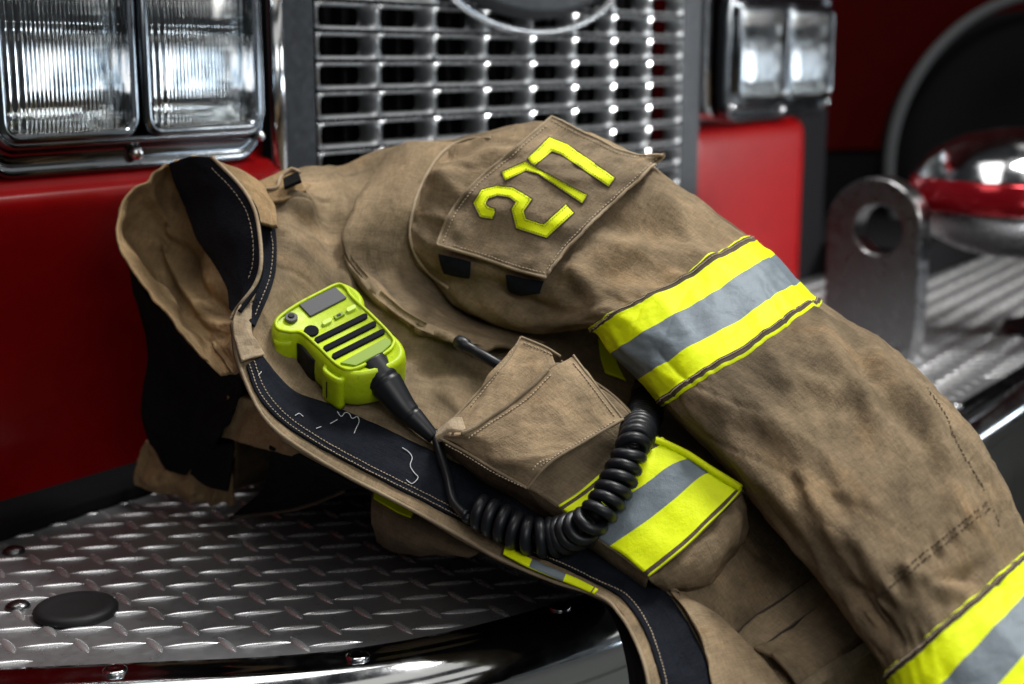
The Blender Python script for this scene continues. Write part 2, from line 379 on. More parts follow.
b = MB(); b.tube([(.993, YF-.012, .15), (.993, YF-.012, .60)], .0078, 14); b.build('chrome_strip', M['chrome'], engine)
# --- headlights
def lampset(x0, x1, z0, z1, yb):
    """chrome housing round a pair of square lamps; lens plane at yb"""
    b = MB()
    ringprof(b, (x0, x1, z0, z1), .022, [(-.004, yb+.030), (-.004, yb-.001), (-.0025, yb-.0045), (.0, yb-.005), (.0025, yb-.003), (.005, yb+.004), (.0085, yb+.008), (.014, yb+.0095), (.0195, yb+.0085), (.0235, yb+.0065), (.0262, yb+.008), (.0268, yb+.013), (.0262, yb+.050)], sx=.42)
    hs = b.build('headlight_housing', M['lampchrome'], engine, fix=False)
    b = MB(); b.box((x0-.002, yb+.028, z0-.002), (x1+.002, yb+.034, z1+.002)); b.build('back_plate', M['pewter'], hs, smooth=False)
    b = MB(); xm = (x0+x1)/2
    for sx_, sz_, r_ in ((xm, z0-.012, .0065), (x1+.003, z0-.004, .0048), (x0-.003, z0-.004, .0048)):
        b = MB(); b.lathe((sx_, yb+.0045, sz_), (0, -1, 0), [(r_, -.004), (r_, .001), (r_*.7, .0035), (r_*.3, .0045)], 20); b.build('screw', M['chrome'], hs)
    w = (x1-x0)/2
    for k in range(2):
        a0, a1 = x0+w*k+.0015, x0+w*(k+1)-.0015
        b = MB(); ringprof(b, (a0+.0055, a1-.0055, z0+.006, z1-.006), .014, [(-.006, yb+.024), (-.0055, yb-.003), (-.003, yb-.0068), (.0, yb-.0078), (.003, yb-.0065), (.0052, yb-.002), (.0056, yb+.027)])
        hl = b.build('headlight', M['lampchrome'], engine, fix=False)
        # fluted lens, front face gently domed, back face ribbed
        lx0, lx1, lz0, lz1 = a0+.0085, a1-.0085, z0+.0095, z1-.0095; nx, nz = 241, 34
        X, Z = np.meshgrid(np.linspace(lx0, lx1, nx), np.linspace(lz0, lz1, nz), indexing='ij')
        u = (X-lx0)/(lx1-lx0)*2-1; v = (Z-lz0)/(lz1-lz0)*2-1
        dome = .0055*(1-u**4*.55-v**4*.45-.1*u*u)
        seam = (np.abs(v-.22) < .04)*.0008+(np.abs(v+.75) < .03)*.0006
        Pf = np.stack([X, yb-.0035-dome, Z], 2)
        fl = np.where(v > .22, .00105, np.where(np.abs(u) < .62, .00085, .0012))*np.abs(np.sin((u+1)*math.pi*np.where(np.abs(u) < .62, 15.5, 9.5)))
        Pb = np.stack([X, yb+.001-dome*.8+fl+seam, Z], 2); kk = nx*nz
        Fc = [(i*nz+j, i*nz+j+1, (i+1)*nz+j+1, (i+1)*nz+j) for i in range(nx-1) for j in range(nz-1)]
        Fc += [(kk+f[3], kk+f[2], kk+f[1], kk+f[0]) for f in Fc]
        rim = [i*nz for i in range(nx)]+[(nx-1)*nz+j for j in range(1, nz)]+[i*nz+nz-1 for i in range(nx-2, -1, -1)]+[j for j in range(nz-2, 0, -1)]
        Fc += [(rim[q], kk+rim[q], kk+rim[(q+1) % len(rim)], rim[(q+1) % len(rim)]) for q in range(len(rim))]
        mesh('lens', np.concatenate([Pf.reshape(-1, 3), Pb.reshape(-1, 3)]), Fc, M['glass'], hl, fix=True)
        # reflector bowl with a bulb shield
        nb = 40; X, Z = np.meshgrid(np.linspace(lx0, lx1, nb), np.linspace(lz0, lz1, nb), indexing='ij')
        u = (X-lx0)/(lx1-lx0)*2-1; v = (Z-lz0)/(lz1-lz0)*2-1; rr = np.minimum(1, u*u*.5+v*v*.5)
        P = np.stack([X, yb+.008+.026*(1-np.maximum(u*u, v*v)**2.2), Z], 2); P[..., 1] += .002*np.abs(np.sin(v*7))*(np.abs(u) > .45)
        Fc = [(i*nb+j, i*nb+j+1, (i+1)*nb+j+1, (i+1)*nb+j) for i in range(nb-1) for j in range(nb-1)]
        mesh('reflector', P.reshape(-1, 3), Fc, M['bowl'], hl)
        cx, cz = (lx0+lx1)/2, (lz0+lz1)/2
        b = MB(); b.lathe((cx, yb+.033, cz+.02), (0, -1, 0), [(.011, 0), (.010, .006), (.007, .012), (.006, .018), (.0, .02)], 20); b.lathe((cx+.02, yb+.032, cz+.008), (0, -1, 0), [(.009, 0), (.009, .008), (.006, .012)], 14); b.build('bulb', M['greyplastic'], hl)
lampset(.6686, .9614, .3295, .482, YF-.020)
lampset(1.898, 2.242, .331, .480, YF-.050)
b = MB(); ringprof(b, (1.872, 2.262, .309, .51), .025, [(0, YF+.03), (0, YF-.012), (-.003, YF-.02)]); b.build('headlight_bracket', M['chrome'], engine, fix=False)

# --- bumper deck: tread plate, border, rolled chrome edge
YB = .504     # inner border line along the front
_ip = cr1(np.array([(.24, 1.10), (.345, .975), (.46, .842), (.572, .714), (.636, .644), (.687, .604), (.741, .575), (.80, .553), (.87, .535), (1.0, .517), (1.25, .506), (1.6, .504), (2.2, .504), (3.4, .504)], float), 150)
_it = np.gradient(_ip, axis=0); _it /= np.linalg.norm(_it, axis=1)[:, None]; _in = np.stack([_it[:, 1], -_it[:, 0]], 1)
def edgepath(off): return _ip+_in*off
inner = edgepath(0.)
b = MB(); n = len(inner); V = [(p[0], p[1], 0) for p in inner]+[(p[0], YF+.12, 0) for p in inner]; V += [(x, y, -.004) for x, y, z in V]
b.add(V, [(i, i+1, n+i+1, n+i) for i in range(n-1)]+[(2*n+i+1, 2*n+i, 3*n+i, 3*n+i+1) for i in range(n-1)]+[(i+1, i, 2*n+i, 2*n+i+1) for i in range(n-1)])
deck = b.build('bumper_deck', M['tread'], engine, smooth=False, fix=False)
# raised lozenges in two alternating directions, one joined sheet of tread pattern
v1 = np.array([.0342, .0015]); v2 = np.array([-.0043, -.0420]); org = np.array([.6705, .9647])
from math import cos, sin
inn = np.array(inner)
def inside(p):
    k = np.argmin(((inn-p)**2).sum(1)); return (p-inn[k])@_in[k] < -.007 and p[1] < YF+.01
def lozenge(b, c, ang, L=.0188, W=.0030, Hh=.0020):
    d = np.array([cos(ang), sin(ang)]); e = np.array([-d[1], d[0]]); V = []; nl = 11
    secs = [(-1, 0), (-.6, .72), (0, 1.0), (.6, .72), (1, 0)]
    for i in range(nl):
        s = -1+2*i/(nl-1); w = W*(1-abs(s)**2.2)**.8 if abs(s) < 1 else 0; h = Hh*(1-abs(s)**3.0)
        w = max(w, .0003)
        for q, k in secs: p = c+d*L*s+e*w*q; V.append((p[0], p[1], .0001+h*k))
    Fc = [(i*5+j, i*5+j+1, (i+1)*5+j+1, (i+1)*5+j) for i in range(nl-1) for j in range(4)]
    b.add(V, Fc)
b = MB()
for i in range(-8, 90):
    for j in range(-14, 18):
        c = org+v1*i+v2*j
        if inside(c) and c[0] > -.1 and c[0] < 3.0: lozenge(b, c, math.radians(-42.5))
        c = c+(v1-v2)/2-v1*.0+np.array([.0, .0])
        if inside(c) and c[0] > -.1 and c[0] < 3.0: lozenge(b, c, math.radians(70), .0150, .0034, .0016)
lo = b.build('tread_pattern', M['treadbar'], deck, fix=True)
prof = [(0, .0006), (.002, .0016), (.020, .0016), (.025, .0010), (.0265, .0014), (.031, .0008), (.038, -.003), (.0445, -.009), (.049, -.017), (.051, -.026), (.0495, -.035), (.045, -.043), (.038, -.049), (.030, -.052), (.028, -.056), (.028, -.20), (.0, -.22)]
b = MB(); rows = [edgepath(o) for o, z in prof]; n = len(rows[0])
b.add([(p[0], p[1], z) for (o, z), r in zip(prof, rows) for p in r], [(i*n+q, i*n+q+1, (i+1)*n+q+1, (i+1)*n+q) for i in range(len(prof)-1) for q in range(n-1)])
b.build('chrome_edge', M['chrome'], engine, fix=False)
for px in ((115, 671), (358, 657), (560, 608), (955, 405)):
    p = atZ(*px, .0016); b = MB(); b.lathe(p, (0, 0, 1), [(.0085, 0), (.0080, .0014), (.006, .0026), (.0058, .0024), (.0025, .0034)], 20); b.build('bolt', M['chrome'], engine)
for px in ((18, 607), (14, 552)):
    p = atZ(*px, 0); b = MB(); b.lathe(p, (0, 0, 1), [(.0095, 0), (.009, .002), (.006, .004), (.0025, .005)], 20); b.build('bolt', M['steel'], engine)
p = atZ(76, 613, 0); b = MB(); b.lathe(p, (0, 0, 1), [(.030, 0), (.0305, .0035), (.0285, .006), (.024, .0068), (.020, .006), (.008, .006)], 40); b.build('rubber_stop', M['rubber'], engine)
b = MB(); b.box((2.277, YF+.035, .002), (2.44, 1.3, .308)); b.box((2.442, .865, .002), (3.6, 1.3, .062)); b.build('dark_panel_and_shade_box', M['void'], engine, smooth=False)  # dark panel; the low box stands in for shade under the siren
# --- tow lug: upright steel plate with an eye
LX = 1.80
pl, pr = atX(824, 300, LX), atX(916, 300, LX); y1, y0 = pl[1], pr[1]; R = (y1-y0)/2; yc = (y0+y1)/2; zt = atX(875, 178, LX)[2]; zc = zt-R
hc = atX(878, 230, LX); hr = .033; b = MB(); TH = .044
def arcpts(cy, cz, r, a0, a1, n): return [(cy+r*math.cos(a), cz+r*math.sin(a)) for a in np.linspace(a0, a1, n)]
outer = arcpts(yc, zc, R, -.0, math.pi, 33); outer = [(y0+2*R, -.005)]*0+outer
N_ = 64
ang = np.linspace(0, 2*math.pi, N_, endpoint=False); hz = hc[2]; hy = hc[1]
def outline_at(a):
    # ray from the eye centre to the plate outline
    dy, dz = math.cos(a), math.sin(a); best = 9
    for tt in np.linspace(.005, .5, 900):
        y, z = hy+dy*tt, hz+dz*tt
        ok = (y0 <= y <= y1 and 0 <= z <= zc) or ((y-yc)**2+(z-zc)**2 <= R*R and z > zc)
        if not ok: return (y, z)
    return (y, z)
ol = [outline_at(a) for a in ang]; hl_ = [(hy+hr*math.cos(a), hz+hr*math.sin(a)) for a in ang]
V = []
for X_, g in ((LX, 0), (LX, .0), (LX+TH, 0)):
    pass
for ring_, X_ in ((hl_, LX), (ol, LX), (ol, LX+TH), (hl_, LX+TH)): V += [(X_, y, z) for y, z in ring_]
Fc = [(k*N_+q, k*N_+(q+1) % N_, ((k+1) % 4)*N_+(q+1) % N_, ((k+1) % 4)*N_+q) for k in range(4) for q in range(N_)]
b.add(V, Fc); b.build('tow_lug', M['steel'], engine, smooth=False, bevel=.003)
# --- siren on the deck
sc_ = atD(1018, 203, 1.98); sr = .155
b = MB(); b.lathe(sc_, (0, 0, 1), [(sr*.99, 0), (sr*.975, .018), (sr*.91, .045), (sr*.76, .074), (sr*.5, .096), (sr*.2, .105), (.003, .106)], 56)
sd = b.build('siren', M['chrome'], engine)
b = MB(); b.lathe(sc_-np.array([0, 0, .003]), (0, 0, -1), [(sr*1.0, 0), (sr*.96, .012), (sr*.78, .042), (sr*.5, .062), (sr*.3, .07)], 56); b.build('siren_bowl', M['steel'], sd)
b = MB(); b.lathe(sc_-np.array([0, 0, .0025]), (0, 0, 1), [(sr*1.0, -.002), (sr*1.008, .001), (sr*1.004, .018), (sr*.955, .036), (sr*.93, .041)], 56); b.build('siren_reflection_band', M['red_reflection'], sd)  # coloured band imitates a red reflection on the chrome dome
b = MB(); b.lathe((sc_[0]+.10, sc_[1]-.03, .0), (0, 0, 1), [(.07, 0), (.065, .012), (.035, .02), (.032, sc_[2]-.06), (.04, sc_[2]-.05)], 32); b.build('siren_pedestal', M['rubber'], sd)
settle(engine)

# ================================================================== NEIGHBOURING ENGINE (dark, out of focus)
nb_ = empty('parked_fire_engine', (4.2, 2.2, -.5), 'dark red fire engine in shadow behind the siren showing one black wheel', 'fire engine')
wc = atD(1030, 160, 3.1); dirn = np.array([-.72, -.69, 0])
b = MB(); b.lathe(wc-dirn*.02, -dirn, [(.02, -.04), (.16, -.03), (.19, -.05), (.29, -.06), (.325, -.03), (.325, .22), (.1, .22)], 72); b.build('tyre', M['tyre'], nb_)
b = MB(); ax1 = np.array([dirn[1], -dirn[0], 0]); 
b.tube([wc+dirn*.07+(ax1*math.cos(a)+np.array([0, 0, 1])*math.sin(a))*.358 for a in np.linspace(-.9, math.pi+.9, 90)], .012, 10); b.build('wheel_arch', M['arch'], nb_)
b = MB(); c0 = wc-dirn*.06
def wallpt(s_, z): return c0-dirn*.0+ax1*s_+np.array([0, 0, z-c0[2]])
V = [wallpt(-2.2, .20), wallpt(2.4, .20), wallpt(2.4, 2.6), wallpt(-2.2, 2.6)]; V += [v-dirn*1.5 for v in V]
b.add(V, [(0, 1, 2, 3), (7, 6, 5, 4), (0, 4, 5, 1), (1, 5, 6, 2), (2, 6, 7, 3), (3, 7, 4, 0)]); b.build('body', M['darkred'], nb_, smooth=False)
V = [wallpt(-2.2, -.62), wallpt(2.4, -.62), wallpt(2.4, .197), wallpt(-2.2, .197)]; V = [v-dirn*.01 for v in V]; V += [v-dirn*1.4 for v in V]
b = MB(); b.add(V, [(0, 1, 2, 3), (7, 6, 5, 4), (0, 4, 5, 1), (1, 5, 6, 2), (2, 6, 7, 3), (3, 7, 4, 0)]); b.build('lower_body', M['void'], nb_, smooth=False)
settle(nb_)
b = MB(); b.add([(-12, -14, -.62), (16, -14, -.62), (16, 8, -.62), (-12, 8, -.62)], [(0, 1, 2, 3)]); fl = b.build('floor', M['floor'], None, smooth=False); fl['kind'] = 'structure'

# ================================================================== TURNOUT COAT
coat = empty('firefighter_coat', (.86, .72, .0), 'tan firefighter coat with yellow and silver trim heaped on the bumper', 'coat')
# ---- front panel (from the opening edge up to the shoulder line)
def dd(rows, k=1.4): return [[(x, y, r[0][2]+k*(d-r[0][2])) for x, y, d in r] for r in rows]
PAN = dd([
 [(232, 322, 1.02), (247, 292, 1.04), (254, 258, 1.065), (256, 222, 1.085), (260, 195, 1.10), (262, 182, 1.115)],
 [(240, 368, 1.00), (265, 325, 1.022), (288, 270, 1.05), (297, 222, 1.08), (302, 192, 1.10), (303, 168, 1.13)],
 [(277, 430, .98), (300, 375, 1.012), (325, 310, 1.05), (335, 250, 1.085), (337, 200, 1.12), (335, 167, 1.15)],
 [(345, 474, .975), (372, 405, 1.01), (390, 340, 1.05), (395, 275, 1.09), (387, 208, 1.125), (380, 152, 1.155)],
 [(418, 512, .965), (440, 435, 1.0), (455, 365, 1.05), (455, 300, 1.09), (445, 215, 1.13), (440, 140, 1.165)],
 [(500, 558, .945), (525, 480, .985), (540, 400, 1.03), (545, 330, 1.08), (540, 240, 1.12), (530, 150, 1.165)],
 [(601, 597, .915), (620, 520, .955), (640, 440, 1.0), (650, 370, 1.05), (650, 280, 1.1), (640, 190, 1.14)],
 [(632, 633, .885), (675, 565, .92), (710, 490, .96), (735, 430, 1.0), (745, 340, 1.04), (742, 262, 1.07)],
 [(649, 686, .85), (720, 630, .885), (780, 560, .92), (820, 500, .95), (835, 430, .98), (840, 350, 1.01)],
 [(655, 760, .82), (750, 720, .84), (830, 660, .87), (870, 610, .89), (900, 540, .91), (915, 440, .94)]])
PC = ctrl(PAN)
PG = cr2(PC, 260, 170)
def pan_disp(U, W, P):
    X, Y, D = proj(P.reshape(-1, 3)); X = X.reshape(U.shape); Y = Y.reshape(U.shape)
    e = sst(0, .05, W if W[0, 0] < W[0, -1] else W.max()-W)
    h = .0045*fbm(U*8+W*4, W*6, 3, 2)+.0022*ridge(U*14+W*8, W*6-U*3, 5)+.0012*fbm(U*40, W*40, 8, 2)
    h = h-.0016*np.exp(-(perlin(U*9+W*6, W*13-U*4, 151)/.05)**2)*sst(-.1, .35, fbm(U*8, W*8, 153, 2))
    # long folds that run from the collar down under the shoulder
    for (x0, y0, x1, y1, w, a) in ((285, 195, 345, 250, 9, .010), (300, 215, 420, 300, 12, -.012), (330, 175, 360, 330, 10, .008), (345, 250, 470, 345, 13, .012), (330, 290, 440, 372, 12, -.009), (380, 380, 460, 345, 9, .005)):
        L = math.hypot(x1-x0, y1-y0); tx, ty = (x1-x0)/L, (y1-y0)/L; s_ = (X-x0)*tx+(Y-y0)*ty; q = -(X-x0)*ty+(Y-y0)*tx+5*np.sin(s_/24)
        h = h+a*np.exp(-(q/w)**2)*sst(-18, 22, s_)*sst(L+22, L-18, s_)
    return h*(.25+.75*e)
front, SF = sheet('front_panel', PG, .0035, [M['tan']], coat, disp=pan_disp)
# pale frayed hem along the opening edge
EDGE = [(233, 322), (236, 346), (242, 372), (258, 408), (277, 431), (308, 453), (345, 475), (382, 494), (418, 513), (460, 536), (500, 559), (552, 581), (601, 597), (620, 615), (632, 634), (643, 660), (649, 686), (654, 735)]
cord_on('hem', SF, EDGE, 160, .0013, M['tan_mid'], front, .0002)
# black hook tape inside the opening
O1 = [(246, 366), (257, 395), (277, 419), (308, 441), (345, 462), (382, 481), (420, 500), (460, 521), (502, 544), (552, 563), (594, 583), (623, 600), (643, 628), (655, 660), (662, 690), (666, 740)]
I1 = [(262, 357), (275, 374), (297, 393), (335, 407), (375, 425), (411, 442), (445, 458), (485, 478), (530, 505), (575, 527), (620, 554), (646, 578), (668, 596), (690, 628), (707, 668), (722, 735)]
q = np.stack([cr1(np.array(O1, float), 150), cr1(np.array(I1, float), 150)], 1)
P = np.array([[SF.at(*(r[0]*(1-s_)+r[1]*s_), .0022) for s_ in np.linspace(0, 1, 14)] for r in q])
tape, ST = sheet('hook_tape', P, .0018, [M['black']], coat, disp=lambda U, W, P: .0011*fbm(U*30, W*30, 4, 3))
stitches('stitching', ST, [[(x+3+(i > 8)*1.5, y-2-(i > 10)*2) for i, (x, y) in enumerate(O1)], [(x+8, y-5) for x, y in O1[:9]]], M['thread'], tape, step=3.4, r=.00038)
for pts in ([(337, 412), (341, 417), (345, 413), (349, 414), (352, 419), (357, 417), (359, 422), (356, 429), (354, 434)], [(402, 448), (408, 452), (412, 458), (410, 466), (414, 473), (418, 478), (412, 484), (406, 480)], [(295, 416), (299, 414), (303, 417)], [(258, 376), (261, 372)], [(330, 424), (337, 420)], [(316, 429), (321, 427)]):
    b = MB(); b.tube(on(ST, pts, 26, .0008), .00032, 5); b.build('lint', M['lint'], tape)
# fabric-ribbed worn patch of the tape
# narrow trim strip on the opening edge
q = np.array([[(505, 548), (503, 556)], [(530, 561), (527, 569)], [(553, 571), (550, 579)], [(578, 582), (575, 589)], [(598, 592), (594, 597)]], float)
patch_on('edge_trim', SF, q, 60, 5, .0045, .0015, [M['yellow'], M['silver'], M['brown']], coat, mi=lambda u, v: 1 if .26 < u < .62 else (2 if .945 < u < .965 else 0))

# ---- sleeve
ST_ = [ # T(x,y), B(x,y), mid depth, half thickness
 ((428, 160), (402, 212), 1.215, .030),
 ((440, 146), (401, 236), 1.195, .048),
 ((482, 134), (414, 266), 1.175, .060),
 ((556, 126), (462, 308), 1.15, .066),
 ((642, 163), (528, 333), 1.12, .066),
 ((745, 238), (588, 327), 1.07, .062),
 ((772, 258), (612, 352), 1.05, .062),
 ((798, 284), (640, 378), 1.03, .062),
 ((822, 304), (665, 406), 1.01, .063),
 ((897, 353), (733, 474), .965, .066),
 ((940, 398), (786, 540), .925, .066),
 ((988, 458), (838, 606), .885, .062),
 ((1030, 546), (885, 671), .845, .056),
 ((1056, 562), (905, 723), .825, .054),
 ((1085, 592), (940, 750), .805, .052),
 ((1110, 630), (975, 785), .785, .050),
 ((1130, 668), (1005, 820), .77, .048)]
RPS = 24; NV = 200; SB1, SB2 = 5, 12
A = np.array([[*t_, *b_, d_, h_] for t_, b_, d_, h_ in ST_], float)
D_ = cr1(A, RPS*(len(A)-1)+1); nu = len(D_)
th = np.linspace(0, 2*math.pi, NV, endpoint=False)
SG = np.zeros((nu, NV, 3))
for i, (tx, ty, bx, by, d_, h_) in enumerate(D_):
    for j, a in enumerate(th):
        c, s_ = math.cos(a), math.sin(a); c = math.copysign(abs(c)**.92, c); s_ = math.copysign(abs(s_)**.9, s_)
        SG[i, j] = atD((tx+bx)/2+c*(tx-bx)/2, (ty+by)/2+c*(ty-by)/2, d_-h_*s_+.018*c)
s0 = Surf(SG, True)
if np.einsum('ijk,ijk->ij', s0.N, SG-SG.mean(1, keepdims=True)).mean() < 0: s0.N = -s0.N
Lc = np.concatenate([[0], np.cumsum(np.linalg.norm(np.diff(SG.mean(1), axis=0), axis=1))])
UU = np.repeat(Lc[:, None], NV, 1); VV = np.repeat((th/(2*math.pi)*.40)[None], nu, 0); stn = np.repeat((np.arange(nu)/RPS)[:, None], NV, 1)
def per(f, x, y, *a):   # periodic round the tube
    w = sst(.34, .40, VV); return f(x, y(VV), *a)*(1-w)+f(x, y(VV-.40), *a)*w
h = .0034*per(lambda x, y: fbm(x, y, 21, 2), UU*6, lambda v: v*12)+.0020*per(lambda x, y: ridge(x, y, 22), UU*4.5, lambda v: v*24+UU*5)+.0012*per(lambda x, y: ridge(x, y, 24), UU*9, lambda v: v*44-UU*9)+.0010*per(lambda x, y: fbm(x, y, 27, 3), UU*55, lambda v: v*55)
def crease(x, y, seed, w): return np.exp(-(perlin(x, y, seed)/w)**2)
h -= .0017*per(lambda x, y: crease(x, y, 141, .045), UU*6, lambda v: v*17+UU*3)*sst(-.1, .35, fbm(UU*9, VV*9, 143, 2))
h -= .0010*per(lambda x, y: crease(x, y, 145, .06), UU*17, lambda v: v*26-UU*8)*sst(-.05, .4, fbm(UU*12, VV*12, 147, 2))
X, Y, _d = proj(SG.reshape(-1, 3)); X = X.reshape(h.shape); Y = Y.reshape(h.shape); frt = np.sin(th)[None] > -.2
for (x0, y0, x1, y1, w, a) in ((560, 290, 640, 240, 14, .006), (600, 215, 700, 240, 12, -.006), (575, 255, 605, 310, 10, .006), (640, 190, 720, 262, 9, .005), (690, 395, 800, 520, 20, .005), (720, 400, 860, 560, 18, -.003), (820, 330, 880, 430, 12, .008), (850, 350, 950, 480, 13, -.008), (870, 345, 960, 470, 9, .007), (760, 375, 900, 400, 10, .004), (800, 470, 900, 600, 12, .006), (850, 590, 900, 640, 9, -.006), (900, 570, 960, 590, 8, .006), (925, 590, 985, 560, 7, -.005), (430, 170, 500, 215, 12, .006), (350, 235, 430, 300, 12, -.008), (400, 300, 560, 322, 9, .006), (425, 270, 560, 312, 10, -.007), (505, 150, 430, 190, 9, .006)):
    L = math.hypot(x1-x0, y1-y0); tx, ty = (x1-x0)/L, (y1-y0)/L; s_ = (X-x0)*tx+(Y-y0)*ty; q = -(X-x0)*ty+(Y-y0)*tx+4*np.sin(s_/17+x0)
    h = h+frt*a*np.exp(-(q/w)**2)*sst(-20, 25, s_)*sst(L+20, L-25, s_)
# puckers along the stitched rings and the elbow patch seam
for s1, wd, am in ((5, .16, .0006), (8, .16, .0006), (12, .16, .0006), (11.35, .14, .0024)):
    h += am*np.exp(-((stn-s1)/wd)**2)*(np.sin(VV*2*math.pi/.0125+3*fbm(VV*40, UU*10, 31, 2))+.6*fbm(VV*160, UU*30, 35, 2))
lx = np.exp(-((th[None]-.62)/.035)**2)*sst(8.6, 9.2, stn)*(1-sst(11.0, 11.6, stn)); h -= .0022*lx; h += .0012*lx*np.sin(UU*2*math.pi/.008)
flat = sst(4.9, 5.1, stn)*(1-sst(7.9, 8.1, stn))+sst(11.9, 12.1, stn)
h = h*(1-.35*np.clip(flat, 0, 1))*(1-.45*np.exp(-((th[None]-math.pi)/.55)**2))
SG2 = SG+s0.N*h[..., None]
SS = Surf(SG2, True); SS.N *= np.sign((np.einsum('ijk,ijk->ij', SS.N, s0.N)).mean()); SS.finish()
Fc = [(i*NV+j, i*NV+(j+1) % NV, (i+1)*NV+(j+1) % NV, (i+1)*NV+j) for i in range(nu-1) for j in range(NV)]+[tuple(range(NV))]
uvs = np.stack([UU.ravel(), VV.ravel()], 1)
# cuff end turned inward
e = SG2[-1]; c = e.mean(0); V = np.concatenate([SG2.reshape(-1, 3), e+(c-e)*.05, e+(c-e)*.07-(SG2[-1]-SG2[-30])*.6]); k0 = (nu-1)*NV
Fc += [(k0+k*NV+j, k0+k*NV+(j+1) % NV, k0+(k+1)*NV+(j+1) % NV, k0+(k+1)*NV+j) for k in range(2) for j in range(NV)]
sleeve = mesh('sleeve', V, Fc, [M['tan']], coat, uv=np.concatenate([uvs, uvs[-NV:], uvs[-NV:]]), fix=True)
def band(s1):
    r1 = int(s1*RPS); rows = list(range(r1, r1+3*RPS+1)); mats_ = [M['yellow'], M['silver'], M['brown']]
    rows = [r for r in rows if r < nu]; V = []; ids = []; Fc = []
    for k, r in enumerate(rows):
        rel = r-r1; brown = 1 <= rel <= 4 or 3*RPS-4 <= rel <= 3*RPS-1
        o = -.0006 if k == 0 or k == len(rows)-1 else .0014+(.0006 if brown else 0)
        V += list(SG2[r]+SS.N[r]*o)
        if k < len(rows)-1:
            c_ = 2 if 1 <= rel < 4 or 3*RPS-4 <= rel < 3*RPS-1 else (1 if RPS <= rel < 2*RPS else 0)
            for j in range(NV): Fc.append((k*NV+j, k*NV+(j+1) % NV, (k+1)*NV+(j+1) % NV, (k+1)*NV+j)); ids.append(c_)
    o = mesh('reflective_band', V, Fc, mats_, sleeve, ids, fix=False)
    return o
band(SB1); band(SB2)
# stitches running in the brown bindings
for s1, of in ((SB1, 2), (SB1+3, -3), (SB2, 2)):
    b = MB(); r = int(s1*RPS)+of
    for j in range(0, NV-1):
        for sub in (0, .5):
            if math.sin(th[j]) < -.3: continue
            p = SG2[r, j]*(1-sub)+SG2[r, j+1]*sub+SS.N[r, j]*.0022; q = SG2[r, j]*(.66-sub)+SG2[r, j+1]*(.34+sub)+SS.N[r, j]*.0024
            b.tube([p, (p+q)/2+SS.N[r, j]*.0002, q], .0004, 4)
    b.build('stitching', M['thread'], sleeve)
# armhole seam
SEAM = [(490, 138), (464, 140), (443, 152), (427, 174), (415, 202), (410, 232), (416, 256), (430, 274), (448, 288)]
stitches('stitching', SS, [[(926, 388), (945, 415), (958, 445), (972, 470), (990, 500), (1000, 530)], [(990, 508), (960, 532), (925, 560), (893, 585), (872, 600)], [(987, 502), (957, 527), (922, 555), (890, 580)]], M['brown'], sleeve, step=5, r=.00042, jitter=.9)
# ---- yoke folded over below the shoulder
YK = [[(388, 158, 1.215), (386, 150, 1.195), (420, 142, 1.18), (470, 138, 1.175)], [(376, 184, 1.19), (372, 180, 1.165), (405, 172, 1.153), (445, 168, 1.155)], [(359, 217, 1.16), (354, 213, 1.135), (386, 210, 1.130), (428, 210, 1.14)], [(350, 242, 1.14), (343, 239, 1.115), (370, 242, 1.118), (422, 250, 1.14)], [(360, 270, 1.13), (352, 267, 1.105), (376, 276, 1.118), (432, 280, 1.14)], [(392, 304, 1.115), (385, 305, 1.09), (408, 302, 1.105), (455, 305, 1.13)], [(436, 332, 1.10), (430, 334, 1.075), (455, 326, 1.09), (495, 325, 1.11)], [(490, 350, 1.09), (486, 352, 1.068), (508, 344, 1.08), (545, 345, 1.10)]]
yk, SY = sheet('yoke_fold', cr2(ctrl(YK), 140, 90), .0035, [M['tan']], coat, disp=lambda U, W, P: .0022*fbm(U*10, W*12, 121, 2)+.0022*ridge(U*5+W*16, W*9-U*7, 123)+.0006*fbm(U*50, W*50, 125, 2))
def front_d(x, y): return min(SS.d(x, y)[0], SY.d(x, y)[0] if ((SY.X-x)**2+(SY.Y-y)**2).min() < 9 else 9)
sp_ = np.array([[x, y, front_d(x, y)] for x, y in pxpath(SEAM, 70)]); sp_[2:-2, 2] = (sp_[:-4, 2]+sp_[1:-3, 2]+sp_[2:-2, 2]+sp_[3:-1, 2]+sp_[4:, 2])/5
b = MB(); b.tube([atD(x, y, d-.0012) for x, y, d in sp_], .0013, 8); b.build('seam', M['tan_pale'], yk)
# ---- number patch with 277
NP = [[(436, 245), (480, 258), (515, 270), (545, 278)], [(450, 213), (498, 226), (538, 237), (566, 250)], [(474, 183), (520, 190), (565, 199), (600, 215)], [(508, 154), (555, 160), (600, 170), (633, 185)], [(552, 116), (592, 136), (630, 153), (665, 155)]]
q = cr2(np.array(NP, float), 90, 70); P = np.zeros((90, 70, 3))
dm = np.array([[SS.d(x, y)[0] for x, y in r] for r in q[::6, ::6]])
dm = cr2(dm[..., None], 90, 70)[..., 0]
for i in range(90):
    for j in range(70): P[i, j] = atD(*q[i, j], dm[i, j]-.010-.006*(1-math.sin(math.pi*j/69))*abs(i/89*2-1)**2)
patch, SP = sheet('number_patch', P, .0032, [M['grime']], coat, disp=lambda U, W, P: .0022*fbm(U*22, W*22, 41, 3)+.0012*ridge(U*25+W*10, W*18, 43))
rim = [q[i, 0] for i in range(90)]+[q[-1, j] for j in range(70)]+[q[i, -1] for i in range(89, -1, -1)]+[q[0, j] for j in range(69, -1, -1)]
b = MB(); cen = q.mean((0, 1))
wob = lambda k: np.array([.5*math.sin(k*.9)+.35*math.sin(k*2.3+1), .5*math.cos(k*.7)])
